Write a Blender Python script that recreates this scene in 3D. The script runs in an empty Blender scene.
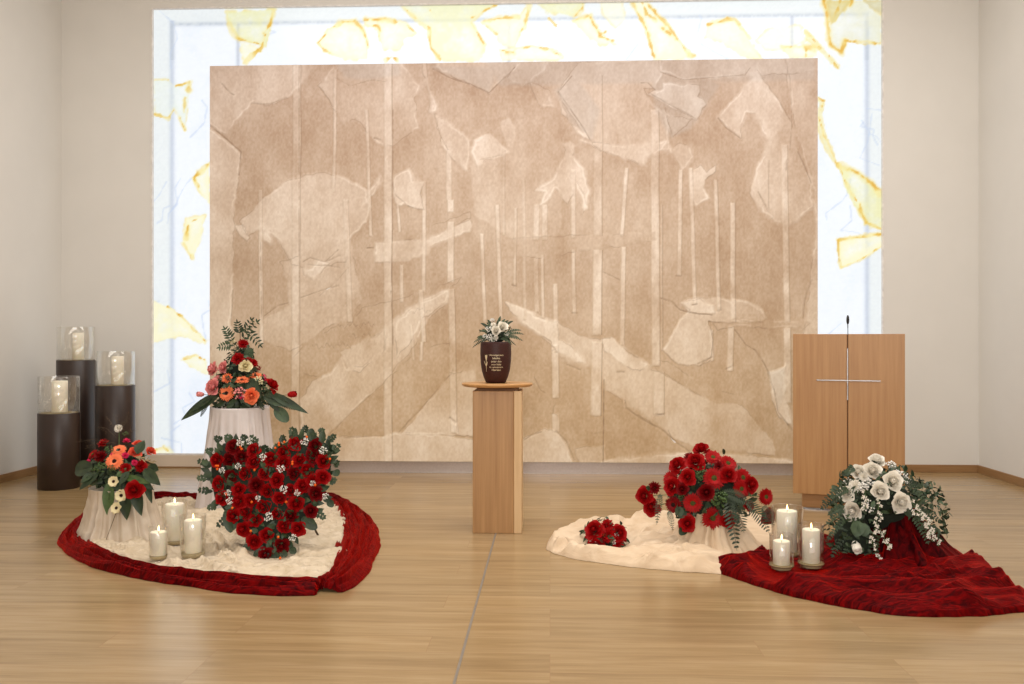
import bpy, bmesh, math, random
import numpy as np
from mathutils import Vector, Matrix, noise as mnoise
random.seed(7)
sc = bpy.context.scene
PI = math.pi
# ---------------------------------------------------------------- camera
CAMH, FPX, HOR = 1.2, 900.0, 338.0
YAW = math.atan(38.0 / FPX)
cam = bpy.data.cameras.new('camera'); camo = bpy.data.objects.new('camera', cam)
sc.collection.objects.link(camo); sc.camera = camo
cam.sensor_width = 36; cam.lens = FPX / 1024 * 36
cam.shift_y = -4.0 / 1024
camo.location = (0, 0, CAMH); camo.rotation_euler = (PI / 2, 0, YAW)
cam.clip_end = 60
sc.view_settings.view_transform = 'Standard'; sc.view_settings.look = 'None'
sc.view_settings.gamma = 1; sc.view_settings.use_curve_mapping = False
sc.view_settings.exposure = -0.12
cy = sc.cycles
cy.use_denoising = True; cy.max_bounces = 10; cy.transparent_max_bounces = 24
cy.sample_clamp_indirect = 6; cy.caustics_reflective = False; cy.caustics_refractive = False
# ---------------------------------------------------------------- world and lights
w = bpy.data.worlds.new('world'); sc.world = w; w.use_nodes = True
w.node_tree.nodes['Background'].inputs[0].default_value = (1.0, .95, .9, 1)
w.node_tree.nodes['Background'].inputs[1].default_value = 0.3
def area(name, loc, rot, sx, sy, power, col):
    l = bpy.data.lights.new(name, 'AREA'); l.shape = 'RECTANGLE'; l.size = sx; l.size_y = sy
    l.energy = power; l.color = col
    o = bpy.data.objects.new(name, l); sc.collection.objects.link(o)
    o.location = loc; o.rotation_euler = rot
    return o
area('ceiling_panel_light', (0.1, 5.3, 4.93), (0, 0, 0), 6.5, 1.6, 215, (1.0, .975, .95))
area('ceiling_panel_light', (0.1, 1.6, 4.93), (0, 0, 0), 6.5, 2.4, 75, (1.0, .975, .95))
area('flash_softbox', (-0.05, -0.6, 1.75), (math.radians(88), 0, 0), .45, .45, 92, (1.0, .975, .95))
area('rear_fill_light', (0.0, -2.85, 2.3), (math.radians(90), 0, 0), 6.5, 2.4, 105, (1.0, .975, .95))  # unseen fill added behind the camera to brighten front-facing surfaces
# ---------------------------------------------------------------- pixel measuring helpers (1024 x 684 frame)
F = Vector((-math.sin(YAW), math.cos(YAW), 0)); R = Vector((math.cos(YAW), math.sin(YAW), 0)); CP = Vector((0, 0, CAMH))
def ray(x, y): return F + R * ((x - 512) / FPX) + Vector((0, 0, (HOR - y) / FPX))
def floor_at(x, y): 
    d = ray(x, y); return CP + d * (CAMH / -d.z)
def at_y(x, y, Y):
    d = ray(x, y); return CP + d * (Y / d.y)
# ---------------------------------------------------------------- colours and materials
def lin(c): return tuple(((v / 255) / 12.92 if v / 255 <= .04045 else ((v / 255 + .055) / 1.055) ** 2.4) for v in c)
def nm(name):
    m = bpy.data.materials.new(name); m.use_nodes = True
    return m, m.node_tree.nodes, m.node_tree.links, m.node_tree.nodes['Principled BSDF']
def setp(b, **k):
    for a, v in k.items():
        b.inputs[a.replace('_', ' ')].default_value = v
def texco(n, l, scale, kind='Object'):
    t = n.new('ShaderNodeTexCoord'); mp = n.new('ShaderNodeMapping'); mp.inputs['Scale'].default_value = scale
    l.new(t.outputs[kind], mp.inputs[0]); return mp
def ramp(n, l, src, stops):
    r = n.new('ShaderNodeValToRGB'); e = r.color_ramp.elements
    e[0].position, e[0].color = stops[0][0], (*lin(stops[0][1]), 1)
    e[1].position, e[1].color = stops[-1][0], (*lin(stops[-1][1]), 1)
    for p, c in stops[1:-1]:
        q = e.new(p); q.color = (*lin(c), 1)
    l.new(src, r.inputs[0]); return r
def plain(name, c, rough=.6, c2=None, nscale=20, bump=0, bd=.002, dist=0, metallic=0, **k):
    m, n, l, b = nm(name); b.inputs['Roughness'].default_value = rough; b.inputs['Metallic'].default_value = metallic
    mp = texco(n, l, (1, 1, 1)); nz = n.new('ShaderNodeTexNoise'); nz.inputs['Scale'].default_value = nscale; nz.inputs['Detail'].default_value = 4; nz.inputs['Distortion'].default_value = dist
    l.new(mp.outputs[0], nz.inputs[0])
    if c2 is None: c2 = tuple(v * .9 for v in c)
    r = ramp(n, l, nz.outputs[0], [(.3, c2), (.7, c)]); l.new(r.outputs[0], b.inputs['Base Color'])
    if bump:
        bp = n.new('ShaderNodeBump'); bp.inputs['Strength'].default_value = bump; bp.inputs['Distance'].default_value = bd
        l.new(nz.outputs[0], bp.inputs['Height']); l.new(bp.outputs[0], b.inputs['Normal'])
    setp(b, **k)
    return m
def wood(name, light, dark, scale=(60, 60, 3), rough=.4):
    m, n, l, b = nm(name); mp = texco(n, l, scale)
    nz = n.new('ShaderNodeTexNoise'); nz.inputs['Scale'].default_value = 1; nz.inputs['Detail'].default_value = 6; nz.inputs['Roughness'].default_value = .65
    l.new(mp.outputs[0], nz.inputs[0]); r = ramp(n, l, nz.outputs[0], [(.3, dark), (.7, light)])
    l.new(r.outputs[0], b.inputs['Base Color']); b.inputs['Roughness'].default_value = rough
    return m
def floor_material():
    m, n, l, b = nm('oak_laminate')
    t = n.new('ShaderNodeTexCoord')
    br = n.new('ShaderNodeTexBrick'); br.inputs['Scale'].default_value = 1
    br.inputs['Brick Width'].default_value = 1.28; br.inputs['Row Height'].default_value = .19; br.inputs['Mortar Size'].default_value = .0012
    br.inputs['Mortar Smooth'].default_value = .3; br.offset = .37; br.offset_frequency = 3
    br.inputs['Color1'].default_value = (0, 0, 0, 1); br.inputs['Color2'].default_value = (1, 1, 1, 1); br.inputs['Mortar'].default_value = (.5, .5, .5, 1)
    l.new(t.outputs['Object'], br.inputs[0])
    mp = n.new('ShaderNodeMapping'); mp.inputs['Scale'].default_value = (1.1, 16, 1); l.new(t.outputs['Object'], mp.inputs[0])
    ad = n.new('ShaderNodeVectorMath'); ad.operation = 'ADD'
    sp = n.new('ShaderNodeVectorMath'); sp.operation = 'SCALE'; sp.inputs[3].default_value = 7.0
    l.new(br.outputs[0], sp.inputs[0]); l.new(mp.outputs[0], ad.inputs[0]); l.new(sp.outputs[0], ad.inputs[1])
    nz = n.new('ShaderNodeTexNoise'); nz.inputs['Scale'].default_value = 1.1; nz.inputs['Detail'].default_value = 7; nz.inputs['Roughness'].default_value = .6; nz.inputs['Distortion'].default_value = .3
    l.new(ad.outputs[0], nz.inputs[0])
    mp2 = n.new('ShaderNodeMapping'); mp2.inputs['Scale'].default_value = (5, 160, 1); l.new(t.outputs['Object'], mp2.inputs[0])
    nf = n.new('ShaderNodeTexNoise'); nf.inputs['Scale'].default_value = 1; nf.inputs['Detail'].default_value = 3; l.new(mp2.outputs[0], nf.inputs[0])
    mx = n.new('ShaderNodeMix'); mx.data_type = 'FLOAT'; mx.inputs[0].default_value = .25
    l.new(nz.outputs[0], mx.inputs[2]); l.new(nf.outputs[0], mx.inputs[3])
    r = ramp(n, l, mx.outputs[0], [(.30, FLOOR[0]), (.5, FLOOR[1]), (.68, FLOOR[2])])
    # plank tone
    hs = n.new('ShaderNodeHueSaturation'); mr = n.new('ShaderNodeMapRange')
    mr.inputs[3].default_value = .91; mr.inputs[4].default_value = 1.06
    sx = n.new('ShaderNodeSeparateColor'); l.new(br.outputs[0], sx.inputs[0]); l.new(sx.outputs[0], mr.inputs[0])
    l.new(mr.outputs[0], hs.inputs['Value']); l.new(r.outputs[0], hs.inputs['Color'])
    mm = n.new('ShaderNodeMix'); mm.data_type = 'RGBA'; l.new(br.outputs[1], mm.inputs[0])
    l.new(hs.outputs[0], mm.inputs[6]); mm.inputs[7].default_value = (*lin((150, 118, 84)), 1)
    l.new(mm.outputs[2], b.inputs['Base Color'])
    b.inputs['Roughness'].default_value = .23; b.inputs['Specular IOR Level'].default_value = .5
    bp = n.new('ShaderNodeBump'); bp.inputs['Strength'].default_value = .12; bp.inputs['Distance'].default_value = .001
    l.new(nf.outputs[0], bp.inputs['Height']); l.new(bp.outputs[0], b.inputs['Normal'])
    return m
FLOOR = ((138, 111, 74), (158, 131, 92), (174, 148, 109))
M = {}
M['floor'] = floor_material()
M['wall'] = plain('wall_plaster', (222, 218, 211), .85, (219, 215, 208), 3)
M['ceiling'] = plain('ceiling_paint', (235, 228, 218), .9)
M['plinth_wall'] = plain('light_plaster', (226, 208, 186), .7, (220, 202, 180), 3)
M['skirting'] = wood('skirting_oak', (160, 122, 80), (136, 100, 62), (3, 3, 60), .45)
M['lectern'] = wood('lectern_beech', (178, 134, 84), (160, 114, 66), (40, 40, 1.6), .42)
M['lectern_base'] = wood('lectern_base_beech', (174, 130, 82), (156, 112, 66), (3, 3, 40), .42)
M['column_wood'] = wood('column_oak', (184, 142, 94), (156, 114, 70), (38, 38, 1.2), .42)
M['column_edge'] = wood('pale_oak_edge', (222, 190, 146), (206, 170, 124), (38, 38, 1.2), .45)
M['disc_wood'] = wood('disc_oak', (206, 158, 102), (180, 130, 78), (3, 40, 40), .38)
M['alu'] = plain('brushed_aluminium', (206, 194, 188), .36, (196, 184, 178), 60, metallic=.3)
M['joint'] = plain('grey_floor_joint', (134, 124, 112), .6)
M['steel'] = plain('steel', (160, 156, 154), .35, metallic=1.0)
M['groove'] = plain('dark_groove', (122, 84, 52), .7)
M['black'] = plain('black_plastic', (22, 22, 24), .5)
M['white_metal'] = plain('white_frame', (236, 230, 224), .4)
M['mullion'] = plain('blue_grey_mullion', (226, 232, 242), .8)
M['brown'] = plain('dark_brown_lacquer', (46, 30, 22), .42, (40, 25, 18), 8)
M['urn'] = plain('urn_bronze_brown', (66, 31, 25), .5, (50, 23, 19), 120, bump=.4, Specular_IOR_Level=.3)
M['gold'] = plain('pale_gold_print', (225, 205, 165), .4)
M['sand'] = plain('pale_sand', (190, 172, 132), .9, (160, 142, 102), 300, bump=.5)
M['wick'] = plain('burnt_wick', (30, 22, 18), .9)
M['cloth'] = plain('cream_cotton', (220, 203, 178), .85, (196, 177, 148), 13, bump=.9, bd=.022, dist=1.5)
M['cloth2'] = plain('peach_cream_cotton', (224, 201, 172), .8, (210, 184, 152), 7, bump=.7, bd=.02, dist=1.5)
M['satin'] = plain('pale_satin', (216, 206, 202), .5, (204, 194, 190), 9)
M['satin2'] = plain('cream_satin', (208, 192, 171), .5, (196, 179, 157), 9)
def velvet(name, c, c2, st, rg):
    m = plain(name, c, .55, c2, 9, bump=.8, bd=.006)
    mp_ = [q_ for q_ in m.node_tree.nodes if q_.type == 'MAPPING'][0]; mp_.inputs['Scale'].default_value = st
    e_ = [q_ for q_ in m.node_tree.nodes if q_.type == 'VALTORGB'][0].color_ramp.elements; e_[0].position, e_[1].position = rg
    b = m.node_tree.nodes['Principled BSDF']; nz = [q_ for q_ in m.node_tree.nodes if q_.type == 'TEX_NOISE'][0]; nz.inputs['Distortion'].default_value = 1.2
    setp(b, Sheen_Weight=.85, Sheen_Roughness=.3, Sheen_Tint=(.72, .012, .003, 1), Specular_IOR_Level=.04)
    return m
M['velvet'] = velvet('crushed_red_velvet', (116, 3, 4), (54, 0, 2), (2.0, 9, 1.5), (.36, .68))
M['velvet_drape'] = velvet('deep_red_velvet', (92, 2, 4), (38, 0, 3), (3, 3, .5), (.38, .64))
def petal(name, c, c2=None, rough=.6):
    m = plain(name, c, rough, c2 or tuple(v * .78 for v in c), 40); setp(m.node_tree.nodes['Principled BSDF'], Specular_IOR_Level=.2, Subsurface_Weight=0.0)
    return m
M['red'] = petal('red_petals', (184, 7, 11), (128, 2, 5))
M['deep_red'] = petal('deep_red_petals', (140, 4, 10), (88, 1, 5))
M['orange'] = petal('orange_petals', (250, 142, 96), (242, 116, 70))
M['orange_rose'] = petal('coral_petals', (236, 100, 72), (212, 76, 54))
M['pink'] = petal('pink_petals', (240, 164, 158), (226, 132, 130))
M['hot_pink'] = petal('hot_pink_petals', (232, 56, 104), (210, 36, 84))
M['white'] = petal('white_petals', (246, 240, 228), (236, 228, 212))
M['cream'] = petal('cream_petals', (238, 226, 186), (222, 206, 156))
M['berry'] = petal('orange_berries', (236, 110, 30), (220, 80, 20), .35)
M['gyp'] = petal('tiny_white_blossoms', (240, 236, 228), (224, 222, 214))
M['centre_dark'] = petal('dark_flower_centre', (52, 26, 20))
M['centre_green'] = petal('green_flower_centre', (96, 96, 44))
M['leaf'] = plain('dark_green_leaf', (50, 68, 38), .5, (29, 45, 24), 30)
M['leaf2'] = plain('grey_green_leaf', (74, 92, 62), .55, (48, 66, 44), 30)
M['leaf3'] = plain('fresh_green_leaf', (84, 108, 54), .5, (56, 80, 38), 30)
M['grass'] = plain('tan_grass_plume', (190, 168, 132), .9)
M['twig'] = plain('twig_brown', (88, 72, 52), .8)
M['foam'] = plain('dark_moss_foam', (34, 44, 30), .95, (24, 32, 22), 60)
def glass_mat():
    m = bpy.data.materials.new('clear_glass'); m.use_nodes = True; n = m.node_tree.nodes; l = m.node_tree.links; n.clear()
    out = n.new('ShaderNodeOutputMaterial'); t = n.new('ShaderNodeBsdfTransparent'); t.inputs[0].default_value = (.97, .965, .95, 1)
    g = n.new('ShaderNodeBsdfGlossy'); g.inputs['Roughness'].default_value = .03; g.inputs[0].default_value = (1, 1, 1, 1)
    lw_ = n.new('ShaderNodeLayerWeight'); lw_.inputs[0].default_value = .5; pw = n.new('ShaderNodeMath'); pw.operation = 'POWER'; pw.inputs[1].default_value = 2.8; l.new(lw_.outputs['Facing'], pw.inputs[0])
    fr = n.new('ShaderNodeMapRange'); fr.inputs[3].default_value = .07; fr.inputs[4].default_value = .75; l.new(pw.outputs[0], fr.inputs[0]); mx = n.new('ShaderNodeMixShader')
    l.new(fr.outputs[0], mx.inputs[0]); l.new(t.outputs[0], mx.inputs[1]); l.new(g.outputs[0], mx.inputs[2]); l.new(mx.outputs[0], out.inputs[0])
    return m
M['glass'] = glass_mat()
def emit(name, c, s):
    m = bpy.data.materials.new(name); m.use_nodes = True; n = m.node_tree.nodes; l = m.node_tree.links; n.clear()
    out = n.new('ShaderNodeOutputMaterial'); e = n.new('ShaderNodeEmission'); e.inputs[0].default_value = (*c, 1); e.inputs[1].default_value = s
    l.new(e.outputs[0], out.inputs[0]); return m
M['flame'] = emit('candle_flame', (1.0, .62, .25), 14)
m, n, l, b = nm('candle_wax'); b.inputs['Base Color'].default_value = (*lin((255, 247, 228)), 1)
setp(b, Roughness=.5, Subsurface_Weight=.2, Subsurface_Scale=.02, Subsurface_Radius=(1, .6, .35)); M['wax'] = m
# ---------------------------------------------------------------- object helpers
def link(o): sc.collection.objects.link(o); return o
def tag(o, label=None, cat=None, group=None, kind=None):
    if label: o['label'] = label
    if cat: o['category'] = cat
    if group: o['group'] = group
    if kind: o['kind'] = kind
    return o
def empty(name, loc, label, cat, group=None, rz=0):
    o = bpy.data.objects.new(name, None); link(o); o.location = loc; o.rotation_euler = (0, 0, rz); o.empty_display_size = .1
    return tag(o, label, cat, group)
class MB:
    """collects shapes into one mesh"""
    def __init__(s): s.v = []; s.f = []; s.mi = []
    def add(s, vs, fs, mi=0):
        k = len(s.v); s.v += [tuple(p) for p in vs]; s.f += [tuple(i + k for i in f) for f in fs]; s.mi += [mi] * len(fs); return s
    def box(s, x0, x1, y0, y1, z0, z1, mi=0):
        return s.add([(x0, y0, z0), (x1, y0, z0), (x1, y1, z0), (x0, y1, z0), (x0, y0, z1), (x1, y0, z1), (x1, y1, z1), (x0, y1, z1)],
                     [(0, 3, 2, 1), (4, 5, 6, 7), (0, 1, 5, 4), (1, 2, 6, 5), (2, 3, 7, 6), (3, 0, 4, 7)], mi)
    def lathe(s, prof, n=48, c=(0, 0, 0), mi=0, close=False):
        vs = []; fs = []; m_ = len(prof)
        for r, z in prof:
            for i in range(n):
                a = 2 * PI * i / n; vs.append((c[0] + r * math.cos(a), c[1] + r * math.sin(a), c[2] + z))
        for j in range(m_ - (0 if close else 1)):
            j2 = (j + 1) % m_
            for i in range(n):
                i2 = (i + 1) % n; fs.append((j * n + i, j * n + i2, j2 * n + i2, j2 * n + i))
        return s.add(vs, fs, mi)
    def tube(s, pts, r0, r1=None, n=6, mi=0):
        r1 = r0 if r1 is None else r1; pts = [Vector(p) for p in pts]; vs = []; fs = []
        for k, p in enumerate(pts):
            d = (pts[min(k + 1, len(pts) - 1)] - pts[max(k - 1, 0)]).normalized()
            u = d.cross(Vector((.13, .2, 1)) if abs(d.z) < .95 else Vector((1, .1, 0))).normalized(); v = d.cross(u)
            r = r0 + (r1 - r0) * k / max(1, len(pts) - 1)
            for i in range(n):
                a = 2 * PI * i / n; vs.append(p + u * (r * math.cos(a)) + v * (r * math.sin(a)))
        for k in range(len(pts) - 1):
            for i in range(n):
                i2 = (i + 1) % n; fs.append((k * n + i, k * n + i2, (k + 1) * n + i2, (k + 1) * n + i))
        fs.append(tuple(range(n - 1, -1, -1))); fs.append(tuple((len(pts) - 1) * n + i for i in range(n)))
        return s.add(vs, fs, mi)
    def ball(s, c, r, mi=0, sq=(1, 1, 1), nu=8, nv=5):
        c = Vector(c); vs = [c + Vector((0, 0, -r * sq[2]))]; fs = []
        for j in range(1, nv):
            t = PI * j / nv - PI / 2
            for i in range(nu):
                a = 2 * PI * i / nu
                vs.append(c + Vector((r * sq[0] * math.cos(t) * math.cos(a), r * sq[1] * math.cos(t) * math.sin(a), r * sq[2] * math.sin(t))))
        vs.append(c + Vector((0, 0, r * sq[2]))); L = len(vs) - 1
        for i in range(nu):
            i2 = (i + 1) % nu; fs.append((0, 1 + i2, 1 + i)); fs.append((L, L - nu + i, L - nu + i2))
            for j in range(nv - 2): fs.append((1 + j * nu + i, 1 + j * nu + i2, 1 + (j + 1) * nu + i2, 1 + (j + 1) * nu + i))
        return s.add(vs, fs, mi)
    def leaf(s, base, d, up, L, W, bend=.3, fold=.25, shape='leaf', mi=0, n=5, cup=0):
        base = Vector(base); d = Vector(d).normalized(); up = Vector(up)
        side = d.cross(up)
        if side.length < 1e-4: side = d.cross(Vector((.3, .9, .1)))
        side.normalize(); nn = side.cross(d).normalized(); vs = []; fs = []
        for k in range(n + 1):
            t = k / n
            if shape == 'leaf': wd = math.sin(PI * min(1, t ** .8 * .97 + .03)) ** .9
            elif shape == 'blade': wd = min(1, t * 6 + .25) * (1 - t) ** .45
            elif shape == 'round': wd = math.sin(PI * (t * .94 + .03)) ** .55
            else: wd = min(1, .35 + t * 1.1) * (1 if t < .8 else math.sqrt(max(0, 1 - ((t - .8) / .2) ** 2)) * .75 + .25)   # petal
            p = base + d * (L * t * (1 - .25 * bend * t)) - nn * (bend * L * t * t * .6)
            hw = W / 2 * wd
            vs += [p - side * hw + nn * (fold * hw + cup * hw), p, p + side * hw + nn * (fold * hw + cup * hw)]
        for k in range(n):
            a = 3 * k; fs += [(a, a + 1, a + 4, a + 3), (a + 1, a + 2, a + 5, a + 4)]
        return s.add(vs, fs, mi)
    def build(s, name, mats, parent=None, smooth=True, loc=None):
        me = bpy.data.meshes.new(name); me.from_pydata(s.v, [], s.f)
        for m_ in (mats if isinstance(mats, (list, tuple)) else [mats]): me.materials.append(m_)
        if any(s.mi): me.polygons.foreach_set('material_index', s.mi)
        if smooth: me.polygons.foreach_set('use_smooth', [True] * len(me.polygons))
        me.update(); o = bpy.data.objects.new(name, me); link(o)
        if parent: o.parent = parent
        if loc is not None: o.location = loc
        return o
def bevel(o, w=.004, seg=2):
    b_ = o.modifiers.new('bevel', 'BEVEL'); b_.width = w; b_.segments = seg; b_.limit_method = 'ANGLE'
    for p in o.data.polygons: p.use_smooth = False
    return o
def fn(x, y, z=0): return mnoise.noise(Vector((x, y, z + .37)))
# ---------------------------------------------------------------- room shell
WALLY = 8.2
XL = floor_at(0, 483).x; XR = floor_at(1024, 486.7).x; YB = -3.0; HC = 5.0
def struct(name, mb, m_, smooth=False):
    o = mb.build(name, m_, smooth=smooth); o['kind'] = 'structure'; return o
struct('floor', MB().box(XL - .2, XR + .2, YB - .2, WALLY + .25, -.15, 0), M['floor'])
struct('ceiling', MB().box(XL - .2, XR + .2, YB - .2, WALLY + .25, HC, HC + .1), M['ceiling'])
struct('wall_left', MB().box(XL - .15, XL, YB, WALLY + .2, 0, HC), M['wall'])
struct('wall_right', MB().box(XR, XR + .15, YB, WALLY + .2, 0, HC), M['wall'])
struct('wall_front', MB().box(XL, XR, YB - .15, YB, 0, HC), M['wall'])
WX0 = at_y(151, 200, WALLY).x; WX1 = at_y(884, 200, WALLY).x
WZ0 = at_y(170, 455, WALLY).z; WZ1 = (at_y(151, 8.5, WALLY).z + at_y(884, -5, WALLY).z) / 2
wb = MB()
wb.box(XL, WX0, WALLY, WALLY + .2, 0, HC); wb.box(WX1, XR, WALLY, WALLY + .2, 0, HC)
wb.box(WX0, WX1, WALLY, WALLY + .2, WZ1, HC); wb.box(WX0, WX1, WALLY + .01, WALLY + .2, 0, WZ0)
struct('wall_back', wb, M['wall'])
struct('trim_1', MB().box(WX0, WX1, WALLY - .015, WALLY + .01, 0.012, WZ0), M['plinth_wall'])
struct('trim_2', MB().box(WX0, WX1, WALLY - .022, WALLY - .0151, 0, .012), M['skirting'])
BH = .068
def skirt(name, *boxes):
    mb = MB()
    for b_ in boxes: mb.box(*b_)
    return bevel(struct(name, mb, M['skirting']), .003)
skirt('baseboard_left', (XL, XL + .016, YB, WALLY, 0, BH))
skirt('baseboard_right', (XR - .016, XR, YB, WALLY, 0, BH))
skirt('baseboard_back', (XL + .016, WX0, WALLY - .016, WALLY, 0, BH), (WX1, XR - .016, WALLY - .016, WALLY, 0, BH))
p0 = floor_at(454, 684); p1 = floor_at(495, 536); sx_ = (p0.x + p1.x) / 2
struct('trim_3', MB().box(sx_ - .005, sx_ + .005, YB, 7.95, 0, .0012), M['joint'])
# ---------------------------------------------------------------- painting of the two artworks as vertex colours
rng = np.random.default_rng(3)
def vnoise(px, py, sx, sy, seed, octv=1):
    out = np.zeros_like(px); amp = 1; tot = 0
    for o_ in range(octv):
        g = np.random.default_rng(seed + o_).random((int(1100 / sy * 2 ** o_) + 4, int(1100 / sx * 2 ** o_) + 4))
        u = (px + 40) / sx * 2 ** o_; v = (py + 40) / sy * 2 ** o_
        iu = np.clip(np.floor(u).astype(int), 0, g.shape[1] - 2); iv = np.clip(np.floor(v).astype(int), 0, g.shape[0] - 2)
        fu = np.clip(u - iu, 0, 1); fv = np.clip(v - iv, 0, 1); fu = fu * fu * (3 - 2 * fu); fv = fv * fv * (3 - 2 * fv)
        out += amp * ((g[iv, iu] * (1 - fu) + g[iv, iu + 1] * fu) * (1 - fv) + (g[iv + 1, iu] * (1 - fu) + g[iv + 1, iu + 1] * fu) * fv)
        tot += amp; amp *= .55
    return out / tot * 2 - 1
def seg_dist(px, py, pts, closed):
    d = np.full(px.shape, 1e9); n_ = len(pts)
    for i in range(n_ if closed else n_ - 1):
        ax, ay = pts[i]; bx, by = pts[(i + 1) % n_]; vx, vy = bx - ax, by - ay; L = vx * vx + vy * vy + 1e-9
        t = np.clip(((px - ax) * vx + (py - ay) * vy) / L, 0, 1)
        d = np.minimum(d, np.hypot(px - ax - t * vx, py - ay - t * vy))
    return d
def sd_poly(px, py, pts):
    d = seg_dist(px, py, pts, True); ins = np.zeros(px.shape, bool); n_ = len(pts)
    for i in range(n_):
        ax, ay = pts[i]; bx, by = pts[(i + 1) % n_]
        if ay == by: continue
        c = ((ay > py) != (by > py)) & (px < (bx - ax) * (py - ay) / (by - ay) + ax); ins ^= c
    return np.where(ins, d, -d)
def sub(px, py, pts, mg=8):
    xs = [p[0] for p in pts]; ys = [p[1] for p in pts]
    return np.where((px > min(xs) - mg) & (px < max(xs) + mg) & (py > min(ys) - mg) & (py < max(ys) + mg))
def ss(x): x = np.clip(x, 0, 1); return x * x * (3 - 2 * x)
def grid_mesh(name, X0, X1, Z0, Z1, Y, step, paint, mat, parent):
    nx = int((X1 - X0) / step) + 1; nz = int((Z1 - Z0) / step) + 1
    X, Z = np.meshgrid(np.linspace(X0, X1, nx), np.linspace(Z0, Z1, nz))
    # the photo coordinates of every vertex of the flat artwork, to place the traced motifs
    t = Y / 1.0
    dx = X * math.cos(YAW) + Y * math.sin(YAW); dy = -X * math.sin(YAW) + Y * math.cos(YAW)
    px = 512 + FPX * dx / dy; py = HOR - FPX * (Z - CAMH) / dy
    col, h = paint(px, py)
    co = np.stack([X, Y - h, Z], -1).reshape(-1, 3).astype(np.float32)
    me = bpy.data.meshes.new(name); me.vertices.add(nx * nz); me.vertices.foreach_set('co', co.ravel())
    i = np.arange(nx * nz).reshape(nz, nx); q = np.stack([i[:-1, :-1], i[:-1, 1:], i[1:, 1:], i[1:, :-1]], -1).reshape(-1, 4).astype(np.int32)
    me.loops.add(q.size); me.loops.foreach_set('vertex_index', q.ravel())
    me.polygons.add(len(q)); me.polygons.foreach_set('loop_start', np.arange(len(q), dtype=np.int32) * 4)
    me.update(calc_edges=True)
    ca = me.color_attributes.new('paint', 'FLOAT_COLOR', 'POINT')
    c = np.clip(col.reshape(-1, 3) / 255, 0, 1); c = np.where(c <= .04045, c / 12.92, ((c + .055) / 1.055) ** 2.4)
    ca.data.foreach_set('color', np.concatenate([c, np.ones((len(c), 1))], 1).astype(np.float32).ravel())
    me.polygons.foreach_set('use_smooth', [True] * len(me.polygons))
    me.materials.append(mat); o = bpy.data.objects.new(name, me); link(o); o.parent = parent; return o
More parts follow.
